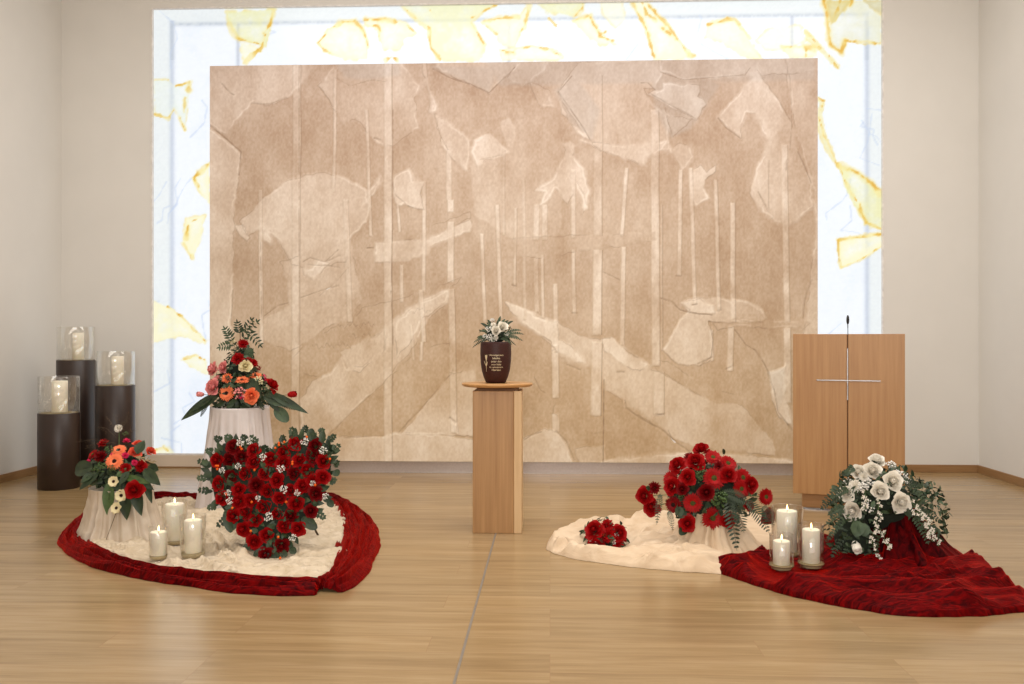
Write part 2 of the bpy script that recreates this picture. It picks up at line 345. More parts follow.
def relief_paint(px, py):
    dark = np.array(RDARK, float); light = np.array(RLIGHT, float)
    L = np.zeros(px.shape); h = np.zeros(px.shape)      # L: 0 tan ground, 1 pale paper
    wob = vnoise(px, py, 7, 7, 11, 2); streak = vnoise(px, py, 3.0, 60, 21, 2); blot = vnoise(px, py, 40, 60, 31, 3); fine = vnoise(px, py, 1.6, 2.4, 41, 2)
    lowf = vnoise(px, py, 28, 28, 61, 1); edg = vnoise(px, py, 16, 16, 66, 1); blot2 = vnoise(px, py, 14, 22, 36, 3)
    grey = np.zeros(px.shape); crack = np.zeros(px.shape)
    def poly(pts, val, hh=.004, soft=2.0, mix=.85, rough=1.8):
        k = sub(px, py, pts); d = sd_poly(px[k], py[k], pts) + wob[k] * rough
        lf_ = np.clip(lowf[k] * 1.2 + .25, 0, 1); a = ss(d / (soft + 5 * lf_) + .5) * mix * np.clip(.82 + blot[k] * .5, .3, 1); L[k] = L[k] * (1 - a) + val * a
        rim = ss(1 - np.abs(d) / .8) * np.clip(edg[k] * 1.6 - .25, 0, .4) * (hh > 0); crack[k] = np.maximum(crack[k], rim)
        L[k] += ss(1 - np.abs(d - 1.8) / 1.4) * np.clip(-edg[k] * 1.4, 0, .35) * (hh > .002)
        h[k] = np.maximum(h[k], 0) * (1 - a * .5) + hh * a
        return k, d
    def stem(x0, y0, x1, y1, wd, val=.95, edge=.25, hh=.006):
        pts = [(x0 - wd / 2, y0), (x0 + wd / 2, y0), (x1 + wd / 2, y1), (x1 - wd / 2, y1)]
        k = sub(px, py, pts, 5); t = (py[k] - y0) / max(1, y1 - y0); xc = x0 + (x1 - x0) * t + vnoise(px[k] * 0 + x0 * 3.7, py[k], 10, 45, 55) * .7
        d = np.minimum(wd / 2 - np.abs(px[k] - xc), np.minimum(py[k] - y0, y1 - py[k]))
        a = ss(d / 1.3 + .5) * np.clip(.62 + blot2[k] * .5, .3, .8); L[k] = L[k] * (1 - a) + val * a; h[k] += hh * a
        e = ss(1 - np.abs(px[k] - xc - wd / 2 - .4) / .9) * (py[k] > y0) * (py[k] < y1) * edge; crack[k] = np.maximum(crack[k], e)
    def line(pts, wd=.9, val=.6):
        k = sub(px, py, pts); d = seg_dist(px[k], py[k], pts, False) + wob[k] * .6
        crack[k] = np.maximum(crack[k], ss(1.3 - d / wd) * val * np.clip(.75 + wob[k] * 1.1, 0, 1)); h[k] -= .003 * ss(1.3 - d / wd)
    for pts, v, hh in RELIEF_POLYS: poly(pts, v, hh)
    for s_ in RELIEF_STEMS: stem(*s_)
    for pts, v, hh in RELIEF_OVER: poly(pts, v, hh, mix=.8)
    for pts in RELIEF_GREY:
        k = sub(px, py, pts); a = ss(sd_poly(px[k], py[k], pts) / 6 + .5); grey[k] = np.maximum(grey[k], a)
    for pts, wd, v in RELIEF_CRACKS: line(pts, wd, v)
    # pencil handwriting
    for (x0, x1, y) in ((312, 352, 347), (338, 377, 326), (349, 377, 337), (408, 432, 311)):
        pts = [(x0 + i * 1.6, y + math.sin(i * 1.9) * 2.0 + math.sin(i * .7 + x0) * 1.6 - i * .06) for i in range(int((x1 - x0) / 1.6))]
        line(pts, .45, .35)
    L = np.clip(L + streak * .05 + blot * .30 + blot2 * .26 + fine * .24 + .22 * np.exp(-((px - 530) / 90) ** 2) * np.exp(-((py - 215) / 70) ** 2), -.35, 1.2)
    col = dark + (light - dark) * L[..., None]
    col = col * (1 - grey[..., None] * .25) + (np.array((186, 184, 180.)) + L[..., None] * 14) * grey[..., None] * .25
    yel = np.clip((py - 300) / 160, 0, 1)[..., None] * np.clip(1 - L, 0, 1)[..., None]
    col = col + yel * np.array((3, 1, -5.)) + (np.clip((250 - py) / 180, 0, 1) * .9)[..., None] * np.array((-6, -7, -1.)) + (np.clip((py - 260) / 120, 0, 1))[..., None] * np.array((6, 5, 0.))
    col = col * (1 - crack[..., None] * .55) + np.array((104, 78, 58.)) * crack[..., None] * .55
    return col, h + wob * .0006 + fine * .0004
RDARK = (194, 171, 148); RLIGHT = (232, 218, 202)
T = [ # big paper shapes, painted back to front: points in photo pixels, paleness, height
 ([(205,60),(822,50),(822,175),(500,180),(205,190)], .12, 0),
 ([(209,64),(320,60),(300,86),(290,98),(270,105),(252,104),(238,120),(228,137),(209,125)], .6, .004),
 ([(207,125),(240,152),(242,158),(238,180),(234,215),(233,290),(231,330),(228,400),(226,465),(204,465)], .72, .005),
 ([(335,60),(319,86),(333,108),(345,124),(352,119),(360,122),(368,132),(378,145),(392,146),(410,133),(419,128),(417,115),(415,98),(421,86),(408,70),(400,60)], .55, .003),
 ([(420,60),(426,80),(431,100),(430,112),(437,113),(438,106),(429,88),(426,60)], .7, .006),
 ([(433,68),(470,84),(489,94),(497,85),(518,68),(520,58),(440,58)], .55, .006),
 ([(520,60),(506,78),(523,88),(545,70),(552,58)], .5, .004),
 ([(530,82),(548,90),(556,108),(545,108),(536,100)], .4, .003),
 ([(434,114),(452,124),(471,140),(468,172),(452,160),(444,148)], .5, .003),
 ([(472,140),(490,133),(511,120),(540,115),(560,150),(562,235),(515,240),(475,215),(470,170)], .35, 0),
 ([(474,140),(490,133),(500,143),(511,152),(500,158),(485,160),(478,168),(471,152)], .85, .003),
 ([(500,122),(510,118),(516,128),(514,150),(506,146)], .75, .002),
 ([(536,190),(552,178),(560,162),(566,150),(563,144),(570,141),(576,146),(573,155),(583,168),(589,190),(588,208),(583,214),(581,200),(576,185),(568,205),(556,190),(543,206),(538,206),(545,192)], .85, .004),
 ([(394,178),(400,172),(410,167),(413,180),(424,182),(421,195),(425,210),(415,210),(405,204),(397,206),(392,196)], .75, .005),
 ([(360,205),(373,185),(380,176),(381,184),(368,204),(361,209)], .6, .004),
 ([(240,222),(262,200),(285,183),(303,175),(325,173),(345,177),(365,188),(372,206),(366,222),(350,240),(346,262),(325,266),(306,268),(291,264),(279,240),(262,228),(248,236)], .68, .005),
 ([(236,226),(243,224),(250,238),(247,242),(238,234)], 1.0, .005), ([(262,225),(272,240),(270,244),(262,236)], 1.0, .005),
 ([(280,262),(350,240),(362,300),(350,320),(310,340),(290,352),(262,340),(262,320),(290,305),(286,280)], .42, .001),
 ([(303,270),(312,268),(318,260),(330,263),(322,272),(313,279),(305,275)], .95, .006),
 ([(375,242),(428,238),(470,218),(472,222),(470,232),(430,247),(426,255),(400,262),(375,262)], .85, .003),
 ([(372,236),(410,231),(445,222),(470,212),(471,219),(428,238),(375,243)], .05, .001),
 ([(286,366),(310,340),(330,325),(345,320),(355,318),(362,308),(400,299),(440,285),(463,276),(456,285),(430,297),(410,310),(395,322),(385,330),(370,343),(350,360),(330,380),(300,372)], .08, .001),
 ([(313,380),(330,372),(342,353),(347,368),(362,366),(375,355),(385,345),(386,327),(403,312),(420,300),(450,287),(449,303),(428,318),(418,342),(400,362),(384,384),(365,400),(350,415),(327,436),(300,440),(300,400)], .68, .003),
 ([(340,352),(384,330),(386,350),(360,372),(348,370)], .8, .002), ([(395,320),(420,304),(450,288),(447,302),(424,318),(414,338),(397,358)], .95, .004),
 ([(384,382),(386,437),(345,440),(327,437),(350,413)], .02, 0),
 ([(393,374),(420,350),(450,343),(452,372),(425,400),(400,433),(392,433)], .12, .001),
 ([(450,374),(476,368),(476,437),(402,434),(425,405)], .72, .004),
 ([(325,438),(345,436),(384,436),(395,433),(440,434),(478,440),(478,465),(325,465)], .85, .004),
 ([(558,92),(578,62),(640,58),(662,60),(662,75),(655,88),(643,88),(652,102),(668,115),(670,150),(660,152),(650,155),(644,165),(625,158),(606,152),(600,150),(590,143),(576,122),(562,102)], .55, .004),
 ([(580,140),(625,146),(668,140),(664,150),(645,158),(646,166),(625,160),(600,151)], .85, .003),
 ([(556,96),(562,104),(570,122),(578,128),(592,142),(576,132),(562,112)], .75, .006),
 ([(658,58),(822,50),(822,72),(760,76),(684,80),(660,72)], .5, .004),
 ([(648,94),(662,88),(662,83),(700,85),(699,92),(697,97),(707,104),(696,120),(680,112),(662,102)], .9, .009),
 ([(662,108),(675,116),(692,119),(673,138),(665,124)], .45, .006),
 ([(757,68),(741,90),(720,113),(717,118),(735,135),(741,138),(741,125),(746,114),(754,114),(762,132),(768,141),(758,165),(749,193),(762,212),(775,223),(792,225),(813,207),(813,188),(805,165),(796,143),(791,122),(775,95)], .72, .006),
 ([(785,56),(822,52),(822,338),(803,338),(808,300),(815,230),(813,190),(798,140),(790,100)], .5, .004),
 ([(667,148),(680,143),(690,145),(695,157),(687,168),(682,170),(675,160)], .85, .005),
 ([(692,170),(700,165),(707,172),(717,163),(716,172),(705,180),(703,186),(709,198),(697,207),(691,200)], .8, .005),
 ([(506,302),(545,318),(556,321),(580,337),(600,340),(612,337),(628,352),(650,365),(672,378),(690,390),(712,401),(742,405),(772,440),(775,455),(700,448),(675,440),(648,420),(622,408),(622,400),(605,390),(600,368),(575,368),(560,358),(553,346),(530,330),(513,314)], .62, .002),
 ([(506,302),(545,318),(556,323),(560,340),(576,350),(585,362),(572,364),(560,356),(551,342),(530,328),(513,314)], 1.0, .005),
 ([(603,340),(612,336),(628,352),(648,364),(640,372),(618,362),(605,350)], .9, .003),
 ([(553,350),(600,372),(600,392),(592,415),(572,410),(556,402)], .12, .001),
 ([(604,390),(622,400),(640,410),(676,441),(640,456),(606,460)], -.05, 0),
 ([(690,352),(800,350),(800,400),(740,402),(712,394),(690,376)], .0, 0),
 ([(650,360),(668,362),(690,376),(714,390),(748,399),(720,404),(705,398),(690,390),(665,375),(650,369)], .1, .001),
 ([(522,438),(545,429),(558,432),(567,446),(574,465),(520,465)], .9, .006),
 ([(574,448),(604,446),(606,465),(580,465)], .6, .002),
 ([(600,461),(640,456),(690,452),(740,455),(798,461),(822,461),(822,468),(600,468)], .9, .005),
 ([(768,372),(785,366),(785,395),(795,430),(778,415),(773,400)], .8, .007),
 ([(662,350),(680,320),(690,310),(682,303),(690,298),(720,297),(745,301),(762,308),(769,319),(762,322),(722,323),(709,322),(713,340),(711,360),(700,366),(678,364)], .66, .006),
 ([(682,303),(700,299),(712,305),(716,313),(700,314),(688,312)], .85, .008),
]
RELIEF_POLYS = T
RELIEF_STEMS = [(297.5,62,295,465,7.5,.8,.5),(260,190,262,345,3.2),(336,70,334,192,2.6,.8,.2),(346,200,350,322,4.5,.8),(367,110,371,236,2.6),
 (388.5,60,388,465,7.5,.85,.55),(398,205,400,232,2),(402,265,402,302,3,.8,.1),(424.5,182,424,292,3.2,.85),(411,325,414,360,2.2),(421,290,424,342,4),(422,342,421,361,2.5),
 (449,148,449.5,200,5,.6,.1),(451,200,451,212,6),(451,222,451,282,6,1,.3),(451.5,289,454,433,6,1,.4),(456,425,457,434,3),
 (482,234,485,322,3,1,.2),(497.5,205,501,318,3.2,.95,.2),(516,208,515,286,2,.8,.3),(504,150,504,235,2,.6,.2),(524,180,525,320,2.4,.6,.1),(537,205,536,240,5,.85,.1),(545,205,545,240,5,.8,.1),(536,258,537,312,4,.7,.1),(542.5,255,543,318,2.5,.9,.2),
 (555.5,284,556,352,4,.9,.1),(555,345,556,398,6.5,1,.3),(556,414,556,432,7,.95,.2),(573.5,170,573.5,238,4,.7,.1),(573.5,250,574.5,314,3,1,.15),
 (598.5,75,598,236,8,.55,.4),(598,250,597,335,8.5,.85,.5),(597,342,596,416,10,.8,.6),(627,168,622,236,3.2,.95,.2),(624,247,622,345,4,.9,.2),
 (655,110,656,366,7.5,.8,.35),(659,372,659,416,10,.85,.4),(662,205,662,350,1.2,.3,.4),(681,170,679.5,276,3.5,1,.2),(691,168,695,305,3.2,.95,.2),(716,180,719,311,3.2,.85,.35),(733,203,733,322,4.5,.95,.4),(731,326,730,371,5.5,.95,.3),(711,330,712,361,3,.9,.2),
 (784.5,145,787,322,5.5,.95,.3),(787,328,788,403,6.5,.95,.3),(768,160,768,210,1.2,.5,.4)]
RELIEF_OVER = [
 ([(497,240),(560,236),(597,234),(655,232),(655,240),(625,246),(597,249),(565,254),(540,258),(515,256),(503,249)], .1, .002),
 ([(712,323),(735,319),(803,320),(812,323),(803,329),(735,327),(718,330)], .12, .003),
 ([(556,398),(560,404),(592,414),(604,420),(604,432),(592,433),(570,422),(552,414)], .1, .001)]
RELIEF_GREY = [[(335,62),(400,62),(400,75),(370,80),(345,78)],[(555,90),(575,75),(600,110),(592,140),(570,122)],[(650,62),(690,66),(720,85),(690,130),(670,138),(655,110)],[(768,372),(785,368),(784,395),(778,410)],[(430,66),(500,66),(489,92)],[(480,56),(815,50),(815,80),(500,86)]]
RELIEF_CRACKS = [([(209,125),(224,137),(241,152),(239,175)],.9,.8),([(222,84),(230,93),(234,95)],.8,.7),([(388.5+4.2,110),(392.3,240),(391,290),(393,330),(393,345)],.7,.75),([(299.5,62),(299,140),(299.5,200)],.6,.6),([(299.2,205),(298.6,345)],.6,.45),
 ([(433,69),(450,78),(470,84),(489,93),(497,85)],.8,.7),([(497,85),(515,68)],.5,.5),([(558,92),(568,106),(580,123),(592,143)],.8,.7),([(560,90),(572,76)],.8,.6),([(506,79),(515,67)],.7,.7),([(604,380),(603,465)],.8,.85),([(233,290),(231,325)],.6,.6),([(260.5,240),(261.5,320)],.5,.5),
 ([(264,316),(278,306),(288,303)],.7,.5),([(300,298),(320,291),(338,286)],.7,.5),([(386,82),(372,80),(350,86),(335,78)],.6,.35),([(252,104),(270,104),(286,98)],.7,.5),([(374,138),(380,140)],1,.6),
 ([(319,86),(328,100),(333,107)],.7,.55),([(318,297),(335,283),(348,268)],.5,.35),([(303,262),(310,258),(325,262),(340,256)],.8,.5),([(308,265),(330,266),(340,268)],.6,.4),([(325,262),(338,250)],.6,.5),
 ([(641,83),(648,83),(655,90)],.8,.6),([(649,93),(672,106),(696,119)],.8,.6),([(660,72),(684,80),(745,75),(750,68)],.7,.5),([(665,108),(668,122),(673,137)],.7,.5),([(718,118),(726,128),(740,138)],.9,.6),([(757,70),(776,96),(790,120)],.7,.45),([(785,60),(790,80),(792,120),(790,150)],.7,.4),
 ([(798,152),(806,170),(811,183)],1,.6),([(758,192),(765,205),(772,218)],1,.6),([(787,160),(786,170)],.9,.5),([(812,280),(805,300),(803,318)],.9,.5),
 ([(660,298),(672,302),(680,310),(692,313),(712,315)],.8,.7),([(709,322),(713,340),(711,358),(698,364)],.8,.6),([(735,330),(746,345),(755,350),(765,365),(769,373)],.8,.7),([(768,373),(774,390),(778,412),(792,430)],.8,.6),([(700,366),(712,357)],.7,.6),([(654,415),(664,414)],1.2,.8),([(726,369),(733,366)],.9,.6),
 ([(625,400),(626,408),(640,418),(665,432),(675,442)],.9,.5),([(668,430),(672,440),(690,452)],.8,.5),([(399,432),(420,410),(450,375)],.7,.5),([(450,418),(455,422)],1.4,.6),([(327,436),(350,414),(384,383)],.5,.35),([(345,438),(384,436)],.7,.3),([(434,114),(440,135),(448,150)],.7,.5),([(524,440),(532,435),(541,432)],.8,.6),([(556,431),(566,441),(574,460)],.8,.5),([(534,377),(540,390),(545,393)],.6,.4),([(567,365),(580,370)],.7,.5),([(617,372),(624,372)],1,.6),([(603,272),(620,280)],.6,.5),([(537,317),(544,320)],1,.6),([(572,313),(577,313)],.9,.6),([(512,285),(516,286)],.9,.6),([(576,180),(584,195),(586,205)],.6,.4),([(392,180),(395,195),(405,203)],.7,.45),([(408,206),(418,210)],.8,.5),([(480,160),(490,158),(502,155)],.6,.4),([(367,248),(373,248)],.9,.6),([(676,276),(681,276)],.9,.6),([(692,305),(697,304)],.9,.6),([(716,311),(721,310)],.9,.6),([(205,461),(820,465)],.5,.1)]
def pane_paint(px, py):
    wob2 = vnoise(px, py, 9, 9, 77, 1); base = np.array((243, 248, 254.)); col = np.ones(px.shape + (3,)) * base
    wob = vnoise(px, py, 5, 5, 71, 2); blot = vnoise(px, py, 30, 40, 81, 3); fine = vnoise(px, py, 2, 2, 91, 1)
    def mixin(k, a, c): col[k] = col[k] * (1 - a[..., None]) + np.array(c, float) * a[..., None]
    k = np.where(blot > -2); mixin(k, np.clip((blot[k] - .1) * .8, 0, .4), (226, 236, 250)); mixin(k, np.clip((-blot[k] - .25) * .7, 0, .3), (240, 246, 244))
    inside = np.minimum.reduce([px - 172, 867 - px, py - (24.5 - (px - 172) * .0150), 455 - py])   # glow painted dimmer beyond the inner frame's silhouette
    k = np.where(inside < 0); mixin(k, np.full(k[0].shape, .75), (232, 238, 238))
    for q_ in (172, 867): k = np.where(py > 20); mixin(k, np.exp(-((px[k] - q_) / 2.6) ** 2) * (inside[k] > -4) * .75, (192, 202, 220))  # inner frame's shadow lines painted into the glow as blue-grey bands
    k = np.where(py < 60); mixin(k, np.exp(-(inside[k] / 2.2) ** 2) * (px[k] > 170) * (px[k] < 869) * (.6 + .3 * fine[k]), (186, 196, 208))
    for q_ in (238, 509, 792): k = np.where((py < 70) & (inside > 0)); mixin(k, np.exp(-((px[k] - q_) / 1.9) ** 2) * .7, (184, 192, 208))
    for i_ in range(26):   # faint blue wrinkle lines
        r_ = np.random.default_rng(500 + i_); x, y = r_.random() * 740 + 150, r_.random() * 460
        if 230 < x < 800 and y > 75: x = 160 + (i_ % 2) * 680 + r_.random() * 45
        pts = [(x, y)]
        for q in range(4): pts.append((pts[-1][0] + r_.normal() * 9, pts[-1][1] + 14 * r_.random() + 2))
        k = sub(px, py, pts); d = seg_dist(px[k], py[k], pts, False) + wob[k] * .7; mixin(k, ss(1.3 - d / 1.0) * .4, (190, 206, 232))
    for pts, body, a_, edges in SHARDS:
        k = sub(px, py, pts); d = sd_poly(px[k], py[k], pts) + wob[k] * 1.3
        mixin(k, ss(d / 2 + .5) * a_ * np.clip(.6 + .6 * np.exp(-np.maximum(d, 0) / 6) + blot[k] * .6 + wob[k] * .3, .15, 1), body)
        e = ss(1.4 - np.abs(d) / 1.4) * np.clip(.25 + wob[k] * .6, 0, .8); mixin(k, e * .6, (240, 212, 120))
        for ed, wd in edges:
            k = sub(px, py, ed); d = seg_dist(px[k], py[k], ed, False) + wob[k] * 2.0 + wob2[k] * 1.2
            mixin(k, ss(1.3 - d / (wd * 2.0)) * .45, (244, 222, 130)); mixin(k, ss(1.3 - d / wd) * np.clip(.62 + wob2[k] * 1.1, 0, 1), (224, 172, 40))
    return col * (1 + fine[..., None] * .012), np.zeros(px.shape)
Y1 = (250, 246, 206); Y2 = (236, 234, 170); Y3 = (238, 222, 130); G1 = (232, 240, 228)
SHARDS = [
 ([(226,12),(228,25),(237,38),(252,43),(266,47),(270,30),(275,9)], Y2, .8, [([(229,24),(232,33),(238,39)],1.6),([(273,10),(270,25),(264,33)],1.3),([(238,39),(252,42),(260,44)],.7),([(266,33),(262,46),(260,50)],1.2)]),
 ([(240,42),(258,46),(255,58),(246,64),(241,55)], Y1, .8, [([(258,50),(250,57),(244,63)],.9)]),
 ([(153,80),(168,80),(176,86),(190,82),(190,92),(187,110),(185,130),(178,115),(174,108),(168,118),(155,115)], G1, .7, [([(155,80),(168,80)],.8),([(155,114),(168,118),(174,110)],.8),([(176,86),(190,82)],.7),([(189,82),(189,90)],1.6),([(185,98),(184,112)],1.0),([(180,118),(185,130)],1.4)]),
 ([(192,178),(209,163),(210,205),(202,196)], Y1, .9, [([(209,164),(194,177),(195,180)],1.2),([(193,178),(199,188)],.9)]),
 ([(186,218),(205,215),(201,240),(193,260),(182,243)], Y1, .9, [([(188,226),(186,238)],1.4),([(204,216),(192,221)],.6),([(184,244),(192,258)],.8)]),
 ([(152,300),(172,308),(190,325),(207,340),(205,344),(180,336),(152,343)], Y1, .9, [([(168,307),(182,317),(196,332),(206,342)],.6)]),
 ([(182,360),(195,355),(206,360),(209,375),(195,370)], Y1, .8, [([(184,359),(196,355),(205,360)],.7)]),
 ([(152,452),(168,447),(178,456),(152,456)], Y1, .8, [([(155,450),(163,447),(174,456)],.8)]),
 ([(317,43),(328,29),(343,21),(355,20),(363,27),(367,42),(368,60),(345,60),(330,53)], Y1, .85, [([(318,43),(324,50),(330,53)],1.2),([(340,22),(355,21),(362,28),(366,38),(368,46)],1.6),([(318,43),(330,29),(340,23)],.7)]),
 ([(364,19),(385,18),(405,22),(417,33),(405,39),(400,50),(382,50),(378,30),(366,25)], Y1, .9, [([(365,20),(385,19),(395,22)],1.5),([(366,25),(378,26),(380,31),(379,37)],1.0),([(395,21),(408,26),(416,33)],.6)]),
 ([(400,4),(415,20),(428,30),(430,45),(437,60),(480,62),(486,44),(472,22),(480,14),(500,1)], Y2, .65, [([(429,27),(429,34),(431,48),(440,59)],.9),([(471,23),(478,34),(484,44)],1.3),([(405,9),(420,22),(429,27)],1.2),([(500,3),(482,12),(472,18)],.9),([(430,10),(438,22)],.6),([(386,60),(392,57),(398,60)],.9)]),
 ([(482,22),(497,17),(520,15),(532,1),(526,28),(520,32),(515,48),(498,44),(496,32)], Y1, .8, [([(484,21),(500,18),(518,17)],.9),([(529,5),(525,25),(520,32)],.9),([(486,26),(496,34)],.6)]),
 ([(500,50),(512,48),(530,46),(550,49),(565,56),(560,60),(500,60)], Y1, .6, [([(500,50),(511,52),(516,49),(532,46),(548,49),(560,55)],.8),([(506,52),(514,52)],1.6)]),
 ([(535,1),(584,0),(583,8),(573,17),(560,14),(548,13)], Y2, .75, [([(583,2),(582,10),(574,17)],1.1),([(545,14),(556,26),(562,20)],.4)]),
 ([(573,21),(591,15),(597,28),(606,37),(618,44),(600,45),(586,36)], Y1, .9, [([(573,21),(583,17),(591,15)],1.3),([(590,16),(594,25),(600,34),(606,32)],1.3),([(600,36),(612,41)],.8)]),
 ([(600,2),(622,2),(626,20),(616,28),(604,16)], Y1, .5, []),
 ([(632,0),(645,0),(658,14),(668,24),(678,40),(692,55),(680,60),(655,60),(645,30)], Y1, .85, [([(632,2),(638,14),(646,28),(650,42),(654,57)],1.2),([(642,2),(647,14),(656,20)],1.2),([(648,5),(660,18),(668,25),(677,38)],1.3),([(677,38),(686,50),(692,57)],.8),([(662,28),(670,34)],1.6),([(690,56),(694,56)],1.5)]),
 ([(707,24),(716,20),(730,18),(738,22),(748,37),(762,60),(740,56),(720,42),(704,38)], Y1, .85, [([(708,24),(720,22),(727,19)],1.4),([(727,18),(735,19),(739,23)],1.0),([(740,25),(750,38)],.4)]),
 ([(756,40),(770,28),(800,25),(806,40),(790,50),(765,50)], Y1, .4, []),
 ([(782,47),(815,45),(818,56),(805,58),(790,58)], Y1, .9, [([(782,47),(800,47)],.7),([(805,47),(814,48)],1.9),([(806,48),(806,56)],.7)]),
 ([(803,28),(812,34),(822,46),(836,62),(841,71),(832,64),(818,50),(806,40)], Y3, .6, [([(806,32),(812,38),(820,48)],.8),([(829,56),(838,68)],.8)]),
 ([(822,0),(828,25),(830,43),(841,53),(846,40),(881,44),(882,0)], (232, 232, 206), .85, [([(824,0),(827,14),(828,30),(831,44)],2.0),([(831,44),(836,49),(841,52),(845,41)],2.0),([(846,41),(862,43),(880,43)],1.0),([(852,0),(850,6)],1.6),([(840,2),(833,20),(829,22)],1.2)]),
 ([(826,0),(852,0),(842,14),(832,24),(828,14)], (214, 190, 96), .7, []), ([(862,0),(882,0),(882,14),(870,8)], (196, 178, 110), .5, []),
 ([(818,97),(824,103),(822,120),(826,138),(838,168),(826,150),(818,130)], Y3, .5, [([(819,98),(824,102),(821,110)],.9),([(819,118),(824,135),(831,148),(837,166)],.9)]),
 ([(838,163),(860,173),(882,192),(882,230),(870,227),(858,212),(846,190)], Y2, .8, [([(840,165),(858,173),(872,184),(881,193)],2.0),([(860,204),(861,212),(866,222)],1.8),([(866,222),(881,229)],.7),([(838,163),(846,184),(858,203)],.5)]),
 ([(837,239),(860,236),(882,232),(882,246),(865,258),(841,268)], Y1, .95, [([(837,240),(860,237)],1.1),([(860,237),(881,234)],1.2),([(838,240),(839,262),(841,267)],.8),([(841,267),(862,259),(881,246)],.5)]),
]
def attr_mat(name, emission, rough=.85):
    m, n, l, b = nm(name); a = n.new('ShaderNodeVertexColor'); a.layer_name = 'paint'
    if emission:
        b.inputs['Base Color'].default_value = (.06, .06, .06, 1); b.inputs['Roughness'].default_value = .25
        l.new(a.outputs[0], b.inputs['Emission Color']); b.inputs['Emission Strength'].default_value = emission
    else:
        l.new(a.outputs[0], b.inputs['Base Color']); b.inputs['Roughness'].default_value = rough
        b.inputs['Specular IOR Level'].default_value = .2
        mp = texco(n, l, (70, 70, 45)); nz = n.new('ShaderNodeTexNoise'); nz.inputs['Scale'].default_value = 1; nz.inputs['Detail'].default_value = 5; l.new(mp.outputs[0], nz.inputs[0])
        bp = n.new('ShaderNodeBump'); bp.inputs['Strength'].default_value = .14; bp.inputs['Distance'].default_value = .003
        l.new(nz.outputs[0], bp.inputs['Height']); l.new(bp.outputs[0], b.inputs['Normal'])
    return m
lw = empty('backlit_glass_wall', ((WX0 + WX1) / 2, WALLY + .02, WZ0), 'large backlit white glass wall with torn yellow and gold patches behind the beige relief panel', 'light wall')
lw_off = Vector(lw.location)
def under(o, root): o.parent = root; o.location = Vector(o.location) - Vector(root.location); return o
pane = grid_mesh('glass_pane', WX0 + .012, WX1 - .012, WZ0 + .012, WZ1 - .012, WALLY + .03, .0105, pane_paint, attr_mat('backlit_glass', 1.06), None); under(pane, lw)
fr = MB(); t_ = .014; z_ = WALLY - .004
for b_ in ((WX0, WX0 + t_, WZ0, WZ1), (WX1 - t_, WX1, WZ0, WZ1), (WX0 + t_, WX1 - t_, WZ0, WZ0 + t_), (WX0 + t_, WX1 - t_, WZ1 - t_, WZ1)): fr.box(b_[0], b_[1], z_, WALLY + .05, b_[2], b_[3])
under(fr.build('frame', M['white_metal'], None, False), lw)
# relief panel
PY = 7.93
PX0 = (at_y(211.2, 66, PY).x + at_y(208.6, 460, PY).x) / 2; PX1 = (at_y(816.8, 58, PY).x + at_y(818.5, 463, PY).x) / 2
PZ0 = (at_y(208.6, 460.2, PY).z + at_y(819, 463.6, PY).z) / 2; PZ1 = (at_y(211.2, 66.4, PY).z + at_y(816.8, 57.9, PY).z) / 2
rp = empty('relief_panel', ((PX0 + PX1) / 2, PY, 0), 'huge beige paper relief panel of pale trees and torn shapes on an aluminium plinth', 'wall art')
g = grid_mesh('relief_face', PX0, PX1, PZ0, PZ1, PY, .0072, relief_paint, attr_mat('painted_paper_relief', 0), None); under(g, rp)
g['label'] = 'torn pale paper shapes, thin tree stems and dark cracks on tan ground'
under(MB().box(PX0, PX1, PY + .004, PY + .06, PZ0, PZ1).build('backing_board', M['white_metal'], None, False), rp)
under(MB().box(PX0 + .03, PX1 - .03, PY + .05, PY + .11, 0, PZ0).build('plinth', M['alu'], None, False), rp)
# ---------------------------------------------------------------- furniture
def spin_shell(name, prof, mat, parent, n=56): return MB().lathe(prof, n, close=True).build(name, mat, parent)
def candle(loc, r, h, label, group, lit=True, name='pillar_candle', zb=0):
    t = empty(name, loc, label, 'candle', group)
    spin_shell('wax_body', [(0.0005, 0), (r - .002, 0), (r, .003), (r, h - .004), (r - .003, h), (r - .008, h - .002), (r * .55, h - .008), (.0005, h - .009)], M['wax'], t, 36)
    MB().tube([(0, 0, h - .010), (.0005, 0, h), (.002, 0, h + .006)], .0012, .0009).build('wick', M['wick'], t)
    if lit:
        f = spin_shell('flame', [(.0002, 0), (.0032, .004), (.0044, .009), (.0036, .016), (.0016, .024), (.0002, .030)], M['flame'], t, 12); f.location = (.001, 0, h + .003)
    return t
def stand_column(px0, px1, ytop, yglass, cy_, cz_top, lab, clab, cr):
    """brown cylinder stand: left/right pixel edges, y of the brown rim and of the glass rim, Y of its axis"""
    a = at_y(px0, ytop, cy_); b_ = at_y(px1, ytop, cy_); r = (b_.x - a.x) / 2; x = (a.x + b_.x) / 2; h = a.z
    gh = at_y(px0, yglass, cy_).z - h
    t = empty('candle_column', (x, cy_, 0), lab, 'candle stand', 'dark brown candle columns by the left wall')
    spin_shell('column_body', [(.001, 0), (r - .004, 0), (r, .004), (r, h - .003), (r - .003, h), (r - .012, h), (r - .014, h - .012), (.001, h - .012)], M['brown'], t, 72)
    spin_shell('glass_cylinder', [(r - .007, h - .012), (r - .003, h - .012), (r - .003, h + gh), (r - .0045, h + gh + .002), (r - .007, h + gh)], M['glass'], t, 72)
    s_ = spin_shell('sand_bed', [(.001, h - .012), (r - .008, h - .012), (r - .008, h + .002), (.001, h + .004)], M['sand'], t, 48)
    return t, x, h + .002, r
